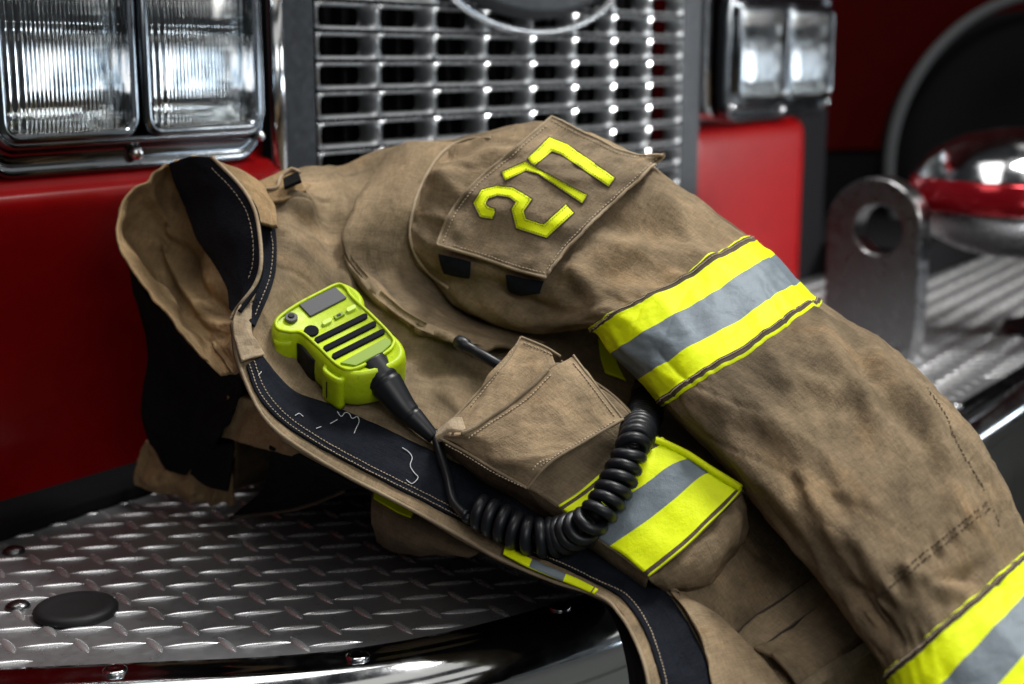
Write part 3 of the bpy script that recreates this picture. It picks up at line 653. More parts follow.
b.tube([SP.at(*(p+(cen-p)*.006+wob(k)), .0) for k, p in enumerate(rim[90:248:2])], .0012, 7); b.build('binding', M['tan_pale'], patch)
b = MB(); b.tube([SP.at(*(p+(cen-p)*.006), .0) for p in (rim[248:]+rim[:92])[::2]], .0013, 7); b.build('binding', M['tan_mid'], patch)
stitches('stitching', SP, [[tuple(p+(cen-p)*.07) for p in rim[k:k+90:8]] for k in (0, 160)]+[[tuple(p+(cen-p)*.06) for p in rim[90:160:8]], [tuple(p+(cen-p)*.06) for p in rim[250:320:8]]], M['thread'], patch, step=3.6, r=.00036)
def crop7(p): return (401.6+p[0]/3.4133, 101.6+p[1]/3.415)
def stroke(name, pts, w, label=None):
    """one digit cut from yellow tape: thick strokes with mitred corners laid on the patch"""
    p = np.array([crop7(a) for a in pts]); w = np.array(w)*1.04/3.4133/2; n = len(p); L = []; R_ = []
    for i in range(n):
        d0 = (p[i]-p[i-1]) if i else (p[1]-p[0]); d1 = (p[i+1]-p[i]) if i < n-1 else (p[i]-p[i-1])
        d0 = d0/np.linalg.norm(d0); d1 = d1/np.linalg.norm(d1); n0 = np.array([-d0[1], d0[0]]); n1 = np.array([-d1[1], d1[0]]); mt = n0+n1; mt /= np.linalg.norm(mt)
        s_ = min(1.5, 1/max(.3, mt@n0)); L.append(p[i]+mt*w[i]*s_); R_.append(p[i]-mt*w[i]*s_)
    def lin(a, m=8): return np.concatenate([np.linspace(a[i], a[i+1], m, endpoint=(i == len(a)-2)) for i in range(len(a)-1)])
    L, R_ = lin(L), lin(R_); rows = [[SP.at(*(a*(1-s_)+c_*s_), .0009) for s_ in np.linspace(0, 1, 7)] for a, c_ in zip(L, R_)]
    o, ss = sheet(name, np.array(rows), .0007, [M['yellow']], patch)
    inn_ = [tuple(a*.82+c_*.18) for a, c_ in zip(L, R_)]; in2 = [tuple(a*.18+c_*.82) for a, c_ in zip(L, R_)]
    stitches('stitching', ss, [inn_, in2], M['dark_thread'], patch, step=2.6, fill=.6, r=.0002, off=.0003, jitter=.2)
    b = MB(); lp = [ss.at(*a, .0) for a in list(L)+list(R_[::-1])+[L[0]]]; b.tube(lp, .00055, 5, cap=False)
    return o, lp
out = []
out.append(stroke('digit', [(316, 384), (282, 376), (266, 346), (284, 316), (326, 304), (374, 310), (418, 338), (396, 370), (408, 416), (490, 442), (576, 364)], [36, 42, 38, 36, 34, 36, 40, 40, 42, 42, 40])[1])
out.append(stroke('digit', [(346, 256), (424, 220), (470, 240), (545, 285), (626, 334)], [32, 30, 18, 26, 34])[1])
out.append(stroke('digit', [(440, 208), (508, 146), (556, 164), (640, 222), (718, 276)], [34, 42, 40, 40, 38])[1])
b = MB()
for lp in out: b.tube(lp, .0006, 5, cap=False)
b.build('digit_edge_stitching', M['brown'], patch)
for qd in ([[(441, 254), (472, 262)], [(446, 270), (471, 275)]], [[(508, 275), (545, 282)], [(512, 292), (541, 293)]]):
    patch_on('hook_tab', SS, qd, 12, 16, .006, .002, [M['black']], coat)

# ---- chest pocket holding the radio
def quadgrid(c, n, m, bulge=0.): 
    return cr2(ctrl(c), n, m)
wr = lambda sd, a=.0016: (lambda U, W, P: a*fbm(U*28, W*28, sd, 3)+a*.7*ridge(U*20+W*14, W*18, sd+3))
PK = [[(437, 432, .990), (478, 398, 1.004), (516, 366, 1.012), (560, 362, 1.006)],
      [(480, 460, .972), (520, 428, .978), (565, 398, .984), (606, 392, .985)],
      [(528, 488, .955), (562, 464, .958), (605, 436, .964), (640, 425, .968)],
      [(558, 506, .945), (592, 484, .948), (632, 456, .954), (668, 446, .958)],
      [(602, 541, .925), (640, 517, .926), (680, 490, .932), (707, 470, .940)],
      [(648, 577, .905), (684, 550, .906), (716, 518, .913), (742, 492, .922)]]
PKs = []
SIDE_L = [[(x-3, y+10, d+.012) for x, y, d in [r[0] for r in PK]], [(x-3, y+20, d+.034) for x, y, d in [r[0] for r in PK]]]
pkt, SK = sheet('chest_pocket', cr2(ctrl(PK), 120, 80), .003, [M['grime']], coat, disp=wr(51, .0013))
G = np.stack([cr1(ctrl([[r[0] for r in PK]])[0], 80), cr1(ctrl([SIDE_L[0]])[0], 80), cr1(ctrl([SIDE_L[1]])[0], 80)], 1)
sheet('gusset', np.swapaxes(cr1(np.swapaxes(G, 0, 1), 20), 0, 1), .002, [M['grime']], pkt, disp=wr(53, .001))
G = ctrl([[r[-1] for r in PK], [(x+6, y+5, d+.02) for x, y, d in [r[-1] for r in PK]], [(x+3, y+10, d+.06) for x, y, d in [r[-1] for r in PK]]])
sheet('gusset', cr2(G, 20, 80), .002, [M['grime']], pkt)
# pocket foot: soft crumpled end
FT = [[(648, 577, .905), (684, 550, .906), (716, 518, .913), (742, 492, .922)], [(652, 583, .905), (690, 562, .898), (728, 527, .905), (748, 507, .924)], [(660, 588, .912), (697, 576, .900), (731, 545, .908), (747, 520, .932)], [(668, 594, .928), (694, 590, .914), (724, 562, .925), (744, 534, .948)], [(676, 596, .95), (696, 594, .95), (720, 572, .96), (740, 548, .97)]]
FT = [[(x, y, d+(.006 if k < 2 else .003)) for x, y, d in r] for k, r in enumerate(FT)]
ft, SFt = sheet('pocket_foot', cr2(ctrl(FT), 50, 60), .003, [M['tan']], pkt, disp=lambda U, W, P: .003*ridge(U*20+W*6, W*26, 61)+.002*fbm(U*40, W*40, 62, 3))
# trim across the pocket
def lerp_rows(v): 
    c = np.array([[p for p in r] for r in PK], float)
    return c
TR = [[(558, 506), (592, 484), (632, 456), (668, 446)], [(578, 522), (612, 500), (655, 470), (686, 458)], [(598, 538), (636, 513), (677, 487), (705, 468)], [(622, 557), (660, 534), (697, 505), (726, 481)], [(648, 577), (684, 550), (716, 518), (742, 492)]]
def pk_mi(u, v):
    if u < .02: return 0
    if u < .055: return 2
    if u < .30: return 0
    if u < .61: return 1
    if u < .945: return 0
    if u < .985: return 2
    return 0
TRp = [[(558, 506), (582, 490), (606, 470), (636, 452), (662, 438)], [(580, 523), (610, 502), (640, 482), (666, 464), (690, 455)], [(600, 540), (636, 515), (664, 494), (690, 474), (710, 466)], [(623, 555), (660, 530), (686, 508), (712, 484), (728, 478)], [(649, 577), (680, 552), (704, 530), (728, 506), (742, 490)]]
patch_on('reflective_band', SK, TRp, 140, 50, .0018, .0012, [M['yellow'], M['silver'], M['brown']], pkt, mi=pk_mi, disp=lambda U, W, P: .0007*fbm(U*30, W*30, 70, 3))
bn = MB(); bn.tube(on(SK, [(650, 440), (668, 447), (690, 458), (712, 472), (741, 490)], 40, .003), .0026, 8); bn.build('band_edge', M['yellow'], pkt)
# flap: two planes broken along a stitched ridge
FB = [[(464, 425, .975), (494, 385, .995), (521, 336, 1.012)], [(466, 428, .968), (506, 384, .984), (548, 345, 1.000)], [(466, 433, .960), (512, 402, .966), (552, 369, .975), ][:3]]
FB[1] = [(464, 428, .969), (505, 390, .984), (546, 346, .999)]
fb, SB = sheet('pocket_flap', cr2(ctrl([[(440, 430, .985), (480, 388, 1.0), (521, 336, 1.014)], [(452, 432, .972), (497, 392, .985), (546, 346, 1.000)], [(464, 433, .960), (512, 402, .966), (556, 365, .978)]]), 40, 70), .003, [M['tan_flap']], coat, disp=wr(71, .0016))
FFc = [[(440, 436, .972), (466, 433, .957), (500, 411, .962), (530, 388, .967), (552, 368, .974), (573, 355, .985)],
       [(462, 449, .962), (488, 440, .948), (518, 422, .950), (548, 404, .956), (574, 386, .964), (590, 376, .974)],
       [(490, 466, .950), (512, 456, .938), (542, 440, .940), (572, 424, .946), (592, 408, .955), (607, 398, .966)],
       [(526, 487, .938), (549, 463, .932), (570, 450, .936), (592, 437, .943), (608, 428, .950), (623, 419, .960)]]
ff, SFL = sheet('pocket_flap', cr2(ctrl(FFc), 80, 110), .0035, [M['tan_flap']], coat, disp=wr(75, .0018))
o2, _s = sheet('flap_curl', cr2(ctrl([[(437, 430, .980), (450, 420, .978), (462, 418, .974)], [(436, 437, .972), (450, 428, .966), (466, 430, .962)], [(440, 440, .974), (455, 440, .968), (468, 440, .962)]]), 24, 30), .003, [M['tan_pale']], ff, disp=wr(77, .0016))
cord_on('binding', SFL, [(438, 437), (462, 450), (490, 467), (527, 488)], 50, .0011, M['tan_mid'], ff)
cord_on('binding', SFL, [(527, 488), (549, 463), (585, 441), (623, 419)], 50, .0011, M['tan_mid'], ff)
cord_on('binding', SFL, [(623, 419), (606, 398), (588, 375), (573, 355)], 50, .0010, M['tan_mid'], ff)
cord_on('binding', SB, [(445, 428), (484, 386), (508, 360), (521, 337)], 40, .0010, M['tan_mid'], fb)
cord_on('binding', SB, [(521, 337), (545, 347), (560, 356)], 30, .0010, M['tan_mid'], fb)
cord_on('ridge', SFL, [(462, 434), (476, 427), (490, 417), (505, 408), (520, 396), (535, 384), (548, 370)], 50, .0014, M['tan_mid'], ff, .0004)
stitches('stitching', SFL, [[(468, 438), (496, 420), (526, 400), (552, 374)], [(446, 444), (470, 458), (495, 473), (526, 488)], [(540, 466), (562, 452), (590, 436), (616, 420)], [(614, 416), (600, 398), (585, 378), (572, 362)], [(532, 470), (540, 462), (549, 459)]], M['thread'], ff, step=3.4, r=.00042)
stitches('stitching', SB, [[(517, 344), (500, 370), (470, 408)], [(524, 343), (546, 352), (556, 358)]], M['thread'], fb, step=3.6, r=.00036)

# ---- layered hem pieces low on the front
fl1 = [[(734, 640), (752, 622), (778, 603), (806, 584), (830, 570)], [(742, 648), (762, 631), (788, 612), (816, 594), (842, 580)], [(752, 656), (774, 640), (800, 622), (828, 604), (852, 592)]]
hst, SH = patch_on('hem_strap', SF, fl1, 14, 60, .0035, .003, [M['tan']], coat, disp=wr(81, .0008))
cord_on('seam', SF, fl1[0], 40, .0008, M['dark_thread'], hst, .003); cord_on('seam', SF, fl1[2], 40, .0010, M['dark_thread'], hst, .003)
fc = [[(666, 590), (682, 611), (701, 648), (712, 690), (722, 740)], [(667, 589), (695, 610), (722, 645), (740, 682), (756, 735)], [(668, 589), (706, 612), (745, 644), (772, 672), (800, 722)]]
fcg, SFG = patch_on('front_facing', SF, fc, 40, 80, .006, .003, [M['tan_flap']], coat, disp=lambda U, W, P: .0022*ridge(U*16+W*5, W*12, 87)+.001*fbm(U*40, W*40, 88, 2))
fl2 = [[(752, 650), (772, 643), (800, 625), (830, 606), (860, 590), (890, 575)], [(768, 662), (792, 655), (820, 638), (850, 620), (880, 604), (905, 592)], [(786, 680), (810, 672), (840, 655), (868, 640), (895, 624), (918, 610)], [(800, 706), (825, 696), (852, 682), (880, 664), (905, 648), (928, 634)], [(812, 740), (836, 728), (862, 714), (890, 698), (916, 680), (938, 664)]]
lf, SL = patch_on('lower_flap', SF, fl2, 60, 80, .010, .003, [M['tan']], coat, disp=lambda U, W, P: .004*ridge(U*14, W*12+U*6, 83)+.002*fbm(U*30, W*30, 84, 3))
fl3 = [[(792, 690), (815, 672), (842, 655), (866, 640), (890, 626)], [(800, 700), (824, 682), (850, 665), (874, 650), (898, 636)]]
patch_on('hem_strap', SL, fl3, 10, 50, .003, .002, [M['grime']], coat, disp=wr(85, .0008))

# ---- collar: tan bowl, black band, pale piping
COLL = [[(178, 161, 1.150), (200, 158, 1.135), (226, 166, 1.13)], [(150, 178, 1.150), (185, 186, 1.185), (226, 200, 1.15)], [(127, 205, 1.140), (170, 225, 1.205), (232, 240, 1.14)], [(122, 236, 1.125), (165, 262, 1.20), (236, 275, 1.13)], [(134, 276, 1.105), (176, 297, 1.17), (233, 305, 1.10)], [(160, 311, 1.08), (197, 326, 1.12), (233, 325, 1.06)], [(192, 346, 1.055), (216, 351, 1.07), (236, 345, 1.035)], [(222, 373, 1.03), (232, 373, 1.03), (241, 372, 1.01)]]
def coll_disp(U, W, P):
    X, Y, D = proj(P.reshape(-1, 3)); X = X.reshape(U.shape); Y = Y.reshape(U.shape); h = .0045*fbm(U*12, W*12, 91, 3)+.003*ridge(U*9+W*8, W*12-U*3, 93)+.001*fbm(U*50, W*50, 95, 2)
    for (x0, y0, x1, y1, w, a) in ((148, 182, 178, 250, 7, .008), (165, 172, 186, 215, 5, -.008), (182, 168, 196, 210, 4, .007), (132, 225, 190, 322, 8, -.008), (150, 235, 215, 330, 7, .009), (170, 240, 225, 315, 6, -.007), (128, 250, 175, 318, 6, .006)):
        L = math.hypot(x1-x0, y1-y0); tx, ty = (x1-x0)/L, (y1-y0)/L; s_ = (X-x0)*tx+(Y-y0)*ty; q = -(X-x0)*ty+(Y-y0)*tx+3*np.sin(s_/13+x0)
        h = h+a*np.exp(-(q/w)**2)*sst(-14, 16, s_)*sst(L+14, L-16, s_)
    return h
cl, SC = sheet('collar', cr2(ctrl(COLL), 140, 110), .0022, [M['tan_warm']], coat, disp=coll_disp)
BAND = [[(169, 164, 1.125), (190, 157, 1.10), (212, 157, 1.09)], [(174, 182, 1.135), (206, 178, 1.095), (239, 184, 1.075)], [(185, 206, 1.14), (220, 204, 1.09), (254, 208, 1.06)], [(197, 238, 1.13), (229, 236, 1.075), (260, 237, 1.045)], [(214, 264, 1.11), (238, 266, 1.06), (261, 266, 1.035)], [(227, 287, 1.08), (241, 290, 1.045), (254, 287, 1.03)], [(230, 309, 1.05), (234, 313, 1.03), (237, 309, 1.022)]]
bd, SBd = sheet('collar_band', cr2(ctrl(BAND), 90, 50), .003, [M['black']], coat, disp=lambda U, W, P: .0016*fbm(U*16, W*16, 97, 3))
cord_on('piping', SBd, [(212, 157), (239, 184), (254, 208), (260, 237), (261, 266), (254, 287), (237, 309), (231, 320)], 80, .0015, M['tan_pale'], bd, .0003)
stitches('stitching', SBd, [[(212, 168), (233, 190), (247, 212), (253, 238), (253, 264), (247, 284)]], M['thread'], bd, step=4.5, r=.0003)
qd = [[(257, 222), (275, 217)], [(259, 245), (277, 248)], [(259, 268), (275, 276)], [(256, 290), (268, 297)], [(250, 312), (258, 320)], [(248, 322), (254, 328)]]
tb, STb = patch_on('hook_tape', SF, qd, 50, 14, .0035, .002, [M['black']], coat)
stitches('stitching', STb, [[(271, 232), (273, 250), (270, 276), (262, 298), (254, 318)]], M['thread'], tb, step=4, r=.0003)
patch_on('frayed_facing', SF, [[(247, 298), (255, 292)], [(235, 313), (251, 318)], [(231, 328), (252, 336)], [(234, 346), (257, 346)], [(240, 364), (263, 356)]], 40, 16, .005, .0025, [M['tan_pale']], coat, disp=lambda U, W, P: .002*ridge(U*30, W*40, 89)+.001*fbm(U*80, W*80, 90, 2))
# tan tongue between band and panel, and the loop behind the neck
sheet('collar_facing', cr2(ctrl([[(216, 160, 1.13), (240, 170, 1.13), (264, 186, 1.13)], [(236, 190, 1.11), (256, 198, 1.11), (275, 210, 1.105)], [(252, 224, 1.09), (264, 224, 1.085), (277, 226, 1.08)]]), 40, 40), .003, [M['tan_warm']], coat, disp=wr(98, .0015))
lp, SLp = sheet('collar_loop', cr2(ctrl([[(250, 186, 1.150), (270, 176, 1.150), (292, 167, 1.150)], [(254, 194, 1.133), (274, 188, 1.130), (298, 176, 1.136)], [(262, 203, 1.122), (284, 199, 1.120), (306, 190, 1.128)]]), 30, 40), .003, [M['tan_warm']], coat, disp=wr(99, .0012))
cord_on('piping', SLp, [(264, 190), (277, 188), (281, 178), (292, 170), (300, 173)], 40, .0016, M['tan_pale'], lp, .001)
sheet('loop_lining', cr2(ctrl([[(283, 178, 1.126), (298, 171, 1.128)], [(284, 187, 1.119), (301, 180, 1.121)]]), 12, 16), .003, [M['lining']], coat)

# ---- inside: black lining curtain, folded tan pieces, tent of lining that fills the heap
LIN = [[(128, 266, 1.16), (150, 298, 1.13), (176, 322, 1.11), (206, 350, 1.08), (238, 366, 1.04)], [(139, 310, 1.18), (160, 335, 1.15), (186, 356, 1.13), (212, 370, 1.09), (240, 380, 1.06)], [(147, 362, 1.20), (166, 375, 1.18), (190, 386, 1.15), (214, 393, 1.12), (236, 399, 1.08)], [(143, 424, 1.225), (162, 426, 1.20), (186, 427, 1.18), (206, 427, 1.15), (226, 428, 1.12)], [(164, 468, 1.24), (172, 471, 1.225), (181, 475, 1.21), (192, 468, 1.19), (204, 455, 1.17)]]
sheet('lining', cr2(ctrl(LIN), 70, 60), .003, [M['lining']], coat, disp=wr(101, .002))
sheet('fold', cr2(ctrl([[(152, 436, 1.26), (172, 462, 1.235), (204, 462, 1.20), (231, 452, 1.16)], [(136, 458, 1.27), (160, 480, 1.245), (198, 484, 1.215), (230, 474, 1.18)], [(134, 485, 1.275), (164, 497, 1.26), (200, 502, 1.24), (229, 508, 1.22)]]), 40, 60), .004, [M['tan_warm']], coat, disp=wr(103, .0035))
sheet('fold', cr2(ctrl([[(228, 395, 1.10), (258, 403, 1.08), (282, 428, 1.05), (304, 448, 1.03)], [(224, 418, 1.13), (250, 428, 1.10), (275, 440, 1.07), (298, 452, 1.045)], [(222, 437, 1.15), (246, 444, 1.12), (270, 450, 1.09), (292, 456, 1.06)]]), 30, 40), .004, [M['tan_warm']], coat, disp=wr(105, .002))
sheet('fold', cr2(ctrl([[(202, 436, 1.17), (214, 446, 1.16), (232, 444, 1.14)], [(196, 456, 1.18), (212, 470, 1.18), (230, 470, 1.16)], [(190, 474, 1.19), (206, 486, 1.19), (228, 492, 1.19)]]), 24, 24), .003, [M['lining']], coat)
lo_, SLo = sheet('lining_fold', cr2(ctrl([[(270, 446, 1.08), (310, 460, 1.06), (362, 486, 1.05)], [(263, 488, 1.17), (303, 488, 1.13), (347, 488, 1.08)], [(228, 518, 1.24), (296, 509, 1.18), (345, 491, 1.10)]]), 40, 60), .003, [M['lining']], coat, disp=wr(107, .002))
cord_on('hem', SLo, [(232, 517), (270, 513), (300, 508), (328, 498), (344, 491)], 40, .0016, M['brown'], lo_)
# filling of the heap: from the deck under the opening edge up behind the front panel
base = []; mid_ = []
for r in PAN:
    x, y, d = r[0]
    p = atZ(x, y, .004); e = atD(x, y, d+.012)
    if p[1] < .52 or x > 610: p = atD(x, y, d+.05); p = p+np.array([.03, .02, 0])
    base.append(p); mid_.append(e+(p-e)*.5+np.array([0, .015, .0]))
rows = []
for k, r in enumerate(PAN):
    dx_ = .035+(.05 if k == 0 else .015 if k == 1 else 0); top = [atD(x, y, d+dx_) for x, y, d in r[1:]]
    rows.append([base[k], mid_[k]]+[atD(r[0][0]+6, r[0][1]-14, r[0][2]+.035)]+top)
TG = cr2(np.array(rows), 120, 90)
TG[..., 2] = np.maximum(TG[..., 2], np.where((TG[..., 1] > YB) , .003, -9))
sheet('liner', TG, .003, [M['lining']], coat)
# back of the heap, behind the shoulder, standing on the deck
bk = []
for k, r in enumerate(PAN[:8]):
    x, y, d = r[-1]; p = atD(x, y, d); g = np.array([p[0]+.05, min(p[1]+.10, YF-.03), .004]); bk.append([p+np.array([0, .004, -.002]), p*.5+g*.5+np.array([.02, .03, .02]), g])
sheet('back_panel', cr2(np.array(bk), 60, 40), .003, [M['tan']], coat, disp=wr(109, .003))
# rolled far front with its own trim peeping out under the edge
RL = [[(372, 484, 1.10), (402, 500, 1.085), (440, 522, 1.07), (484, 546, 1.06)], [(371, 508, 1.085), (398, 522, 1.07), (432, 538, 1.06), (474, 556, 1.055)], [(372, 528, 1.09), (393, 540, 1.075), (424, 549, 1.07), (462, 557, 1.065)], [(378, 542, 1.12), (396, 552, 1.11), (424, 556, 1.10), (454, 555, 1.09)]]
rl, SR = sheet('rolled_front', cr2(ctrl(RL), 50, 70), .004, [M['grime']], coat, disp=wr(111, .0015))
patch_on('edge_trim', SR, [[(375, 489), (386, 494), (400, 503), (413, 514)], [(374, 499), (386, 506), (398, 513), (411, 518)]], 14, 30, .002, .0015, [M['yellow']], coat)
patch_on('edge_trim', SF, [[(597, 345), (599, 362), (604, 380)], [(612, 352), (618, 372), (626, 388)]], 24, 16, .012, .0015, [M['yellow']], coat)
settle(coat)

# ================================================================== SPEAKER MICROPHONE
mic = empty('speaker_microphone', tuple(atD(335, 350, 1.05)), 'lime green speaker microphone with coiled black cord lying on the coat', 'microphone')
DM = 1.030
def md(x, y): return DM-.00082*(y-325)+.00010*(x-335)
A0, A1, A2 = (atD(*p, md(*p)) for p in ((300, 330), (360, 330), (330, 300)))
e1 = A1-A0; e1 /= np.linalg.norm(e1); nn = np.cross(e1, A2-A0); nn /= np.linalg.norm(nn)
if nn@(CC-A0) < 0: nn = -nn
e2 = np.cross(nn, e1)
def mp(x, y, h=0.):
    r = ray(x, y); t = ((A0-CC)@nn)/(r@nn); return CC+r*t+nn*h
def ca(p): return (250+p[0]/4.561, 270+p[1]/4.56)
def to2(P): v = np.asarray(P)-A0; return np.stack([v@e1, v@e2], -1)
def from2(q, h): return A0+q[..., 0:1]*e1+q[..., 1:2]*e2+h*nn
def closed(pts, n):
    p = np.array(pts, float); E_ = np.concatenate([p[-2:], p, p[:3]]); m = len(p); t = np.linspace(0, m, n, endpoint=False)+2; i = t.astype(int); f = (t-i)[:, None]
    p0, p1, p2, p3 = E_[i-1], E_[i], E_[i+1], E_[i+2]
    return .5*(2*p1+(p2-p0)*f+(2*p0-5*p1+4*p2-p3)*f*f+(3*p1-p0-3*p2+p3)*f**3)
def offs(q, d):
    t = np.roll(q, -1, 0)-np.roll(q, 1, 0); t /= np.linalg.norm(t, axis=1)[:, None]+1e-12; n_ = np.stack([t[:, 1], -t[:, 0]], 1)
    a = np.sum(q[:, 0]*np.roll(q[:, 1], -1)-np.roll(q[:, 0], -1)*q[:, 1]); return q+n_*d*(1 if a > 0 else -1)
def loft(b, q, prof, mi=0, cap0=True, cap1=True):
    n = len(q); V = np.concatenate([from2(offs(q, o), h) for o, h in prof])
    Fc = [(k*n+i, k*n+(i+1) % n, (k+1)*n+(i+1) % n, (k+1)*n+i) for k in range(len(prof)-1) for i in range(n)]
    if cap0: Fc.append(tuple(range(n))[::-1])
    if cap1: Fc.append(tuple((len(prof)-1)*n+i for i in range(n)))
    b.add(V, Fc, mi)
OUT = [(100, 250), (118, 203), (210, 143), (330, 80), (408, 52), (468, 70), (514, 112), (536, 178), (620, 255), (695, 328), (706, 388), (655, 436), (560, 470), (470, 478), (392, 452), (300, 372), (236, 302), (185, 292), (125, 288)]
q0 = closed([to2(mp(*ca(p))) for p in OUT], 150)
b = MB(); loft(b, q0, [(-.006, -.033), (-.002, -.032), (.0006, -.028), (.0010, -.020), (.0008, -.010), (0., -.004), (-.0012, -.0012), (-.003, 0.), (-.0042, .0002), (-.0052, -.0008)])
body = b.build('body', M['lime'], mic)
FACE = [(120, 240), (150, 205), (225, 155), (330, 100), (402, 68), (440, 88), (465, 125), (560, 215), (645, 305), (652, 345), (610, 385), (480, 452), (405, 440), (310, 352), (238, 290), (180, 284), (130, 272)]
qf = closed([to2(mp(*ca(p))) for p in FACE], 150)
b = MB(); b.tube(np.concatenate([from2(qf, .0006), from2(qf, .0006)[:1]]), .0013, 8, cap=False); b.build('face_rim', M['lime'], mic)
def facepart(name, pts, m, h=.001, smoothc=False, r=.0, th_=.0014):
    p = [to2(mp(*ca(p))) for p in pts]
    q = closed(p, 48) if smoothc else np.array(p)
    b = MB(); loft(b, q, [(0, -.001), (0, h-.0004), (-.0004, h)]); return b.build(name, m, mic, smooth=False)
def capsule(a, c_, w):
    a, c_ = np.array(a, float), np.array(c_, float); d = (c_-a)/np.linalg.norm(c_-a); n_ = np.array([-d[1], d[0]]); pts = []
    for k in range(9): t = math.pi/2+math.pi*k/8; pts.append(a+w*(d*math.cos(t)+n_*math.sin(t)))
    for k in range(9): t = -math.pi/2+math.pi*k/8; pts.append(c_+w*(d*math.cos(t)+n_*math.sin(t)))
    return pts
def oval(c_, rx, ry): return [(c_[0]+rx*math.cos(t), c_[1]+ry*math.sin(t)) for t in np.linspace(0, 2*math.pi, 20, endpoint=False)]
facepart('display', [(224, 160), (386, 80), (392, 82), (440, 126), (436, 132), (280, 212), (272, 212)], M['screen'], .0009)
for a, c_ in (((306, 320), (524, 212)), ((346, 358), (564, 248)), ((386, 393), (602, 284))): facepart('speaker_slot', capsule(a, c_, 12.5), M['slot'], .0010)
facepart('speaker_hole', oval((280, 278), 34, 24), M['slot'], .0010)
facepart('knob', oval((188, 222), 30, 21), M['greyplastic'], .0022); facepart('knob', oval((188, 220), 15, 10), M['rubber'], .0032)
facepart('key', capsule((338, 246), (364, 233), 10), M['lime_key'], .0016); facepart('key', capsule((448, 186), (474, 173), 10), M['lime_key'], .0016)
facepart('key', [(380, 214), (420, 192), (432, 206), (392, 228)], M['lime_dark'], .0012); facepart('key_mark', capsule((400, 213), (410, 208), 6), M['cord'], .0016)
facepart('lower_inset', [(412, 424), (615, 312), (640, 322), (644, 340), (604, 376), (482, 438)], M['lime_dark'], .0007)
# side key, lug with slot, moulded into the edge wall
def sidepatch(name, i0, i1, h0, h1, o, m, par):
    t = q0[[k % 150 for k in range(i0, i1)]]; n = len(t); off_ = offs(q0, o)[[k % 150 for k in range(i0, i1)]]; P = []
    for k in range(n):
        s_ = abs(k/(n-1)*2-1); e_ = 1-s_**6
        P.append([from2((off_[k]*e_+t[k]*(1-e_))[None], h0+(h1-h0)*v)[0]-nn*0+(0) for v in np.linspace(0, 1, 8)])
    P = np.array(P)
    return sheet(name, P, .003, [m], par)[0]
ii = lambda f: int(f*150/19)
sidepatch('push_to_talk_key', ii(15.0), ii(16.6), -.008, -.029, .0028, M['rubber'], mic)
sidepatch('side_lug', ii(13.55), ii(14.75), -.004, -.034, .0050, M['lime'], mic)
sidepatch('side_slot', ii(14.1), ii(14.5), -.012, -.028, .0058, M['rubber'], mic)
sidepatch('end_lug', ii(16.95), ii(18.6), -.007, -.030, .0022, M['lime'], mic)
# strain relief, straight lead, coil
cexit = mp(*ca((590, 480)), -.014)
s1 = mp(*ca((650, 545)), -.022)
d0_, d1_ = md(372, 366)+.013, SF.d(434, 437)[0]-.010
path = [atD(x, y, d0_+(d1_-d0_)*f) for x, y, f in ((370, 364, -.05), (386, 384, .22), (404, 408, .52), (419, 423, .77), (434, 438, 1.))]
pp = cr1(np.array(path), 60); rr = np.interp(np.linspace(0, 1, 60), [0, .22, .5, .8, 1], [.0135, .0128, .0092, .0066, .0048])
rr[[13, 14, 36, 37]] *= .93
b = MB(); b.tube(pp, rr, 18); b.build('strain_relief', M['cord'], mic)
def kd(x, y, off):
    k = SF.d(x, y)[0]
    kk = min([k]+[s_.D[np.argmin((s_.X-x)**2+(s_.Y-y)**2)] for s_ in (SK, SFL, ST) if ((s_.X-x)**2+(s_.Y-y)**2).min() < 16]); return kk-off
cp = [(472, 508, .016), (500, 522, .018), (530, 536, .018), (562, 536, .018), (590, 522, .018), (610, 497, .018), (624, 468, .018), (636, 438, .018), (645, 412, .020), (648, 392, .022), (655, 375, .03)]
ctr = np.array([atD(x, y, kd(x, y, o)) for x, y, o in cp]); 
from functools import reduce
cc = cr1(ctr, 60); cc[1:-1] = (cc[:-2]+cc[1:-1]*2+cc[2:])/4; L = np.concatenate([[0], np.cumsum(np.linalg.norm(np.diff(cc, axis=0), axis=1))])
turns = int(L[-1]/.0088); NN = turns*22; tt = np.linspace(0, L[-1], NN)
c3 = np.stack([np.interp(tt, L, cc[:, k]) for k in range(3)], 1)
for _ in range(12): c3[1:-1] = (c3[:-2]+c3[2:])/2
T = np.gradient(c3, axis=0); T /= np.linalg.norm(T, axis=1)[:, None]; u = np.cross(T[0], nn); u /= np.linalg.norm(u); hel = []
for k in range(NN):
    u = u-T[k]*(u@T[k]); u /= np.linalg.norm(u); w = np.cross(T[k], u); a = 2*math.pi*turns*k/NN+.55*math.sin(k*.017)+.3*math.sin(k*.043); R_ = (.0094+.0008*math.sin(k*.013)+.0005*math.sin(k*.041+1))*(1-.25*math.exp(-k/20))
    hel.append(c3[k]+R_*(u*math.cos(a)+w*math.sin(a)))
lead = [SF.at(434, 437, .009), atD(440, 452, kd(440, 452, .006)), atD(448, 478, kd(448, 478, .007)), atD(453, 500, kd(453, 500, .010)), atD(462, 512, kd(462, 512, .014))]
b = MB(); b.tube(cr1(np.array(lead+[hel[0]]), 40), .0034, 10); b.tube(hel, .0039, 10); b.build('coiled_cord', M['cord'], mic)
settle(mic)
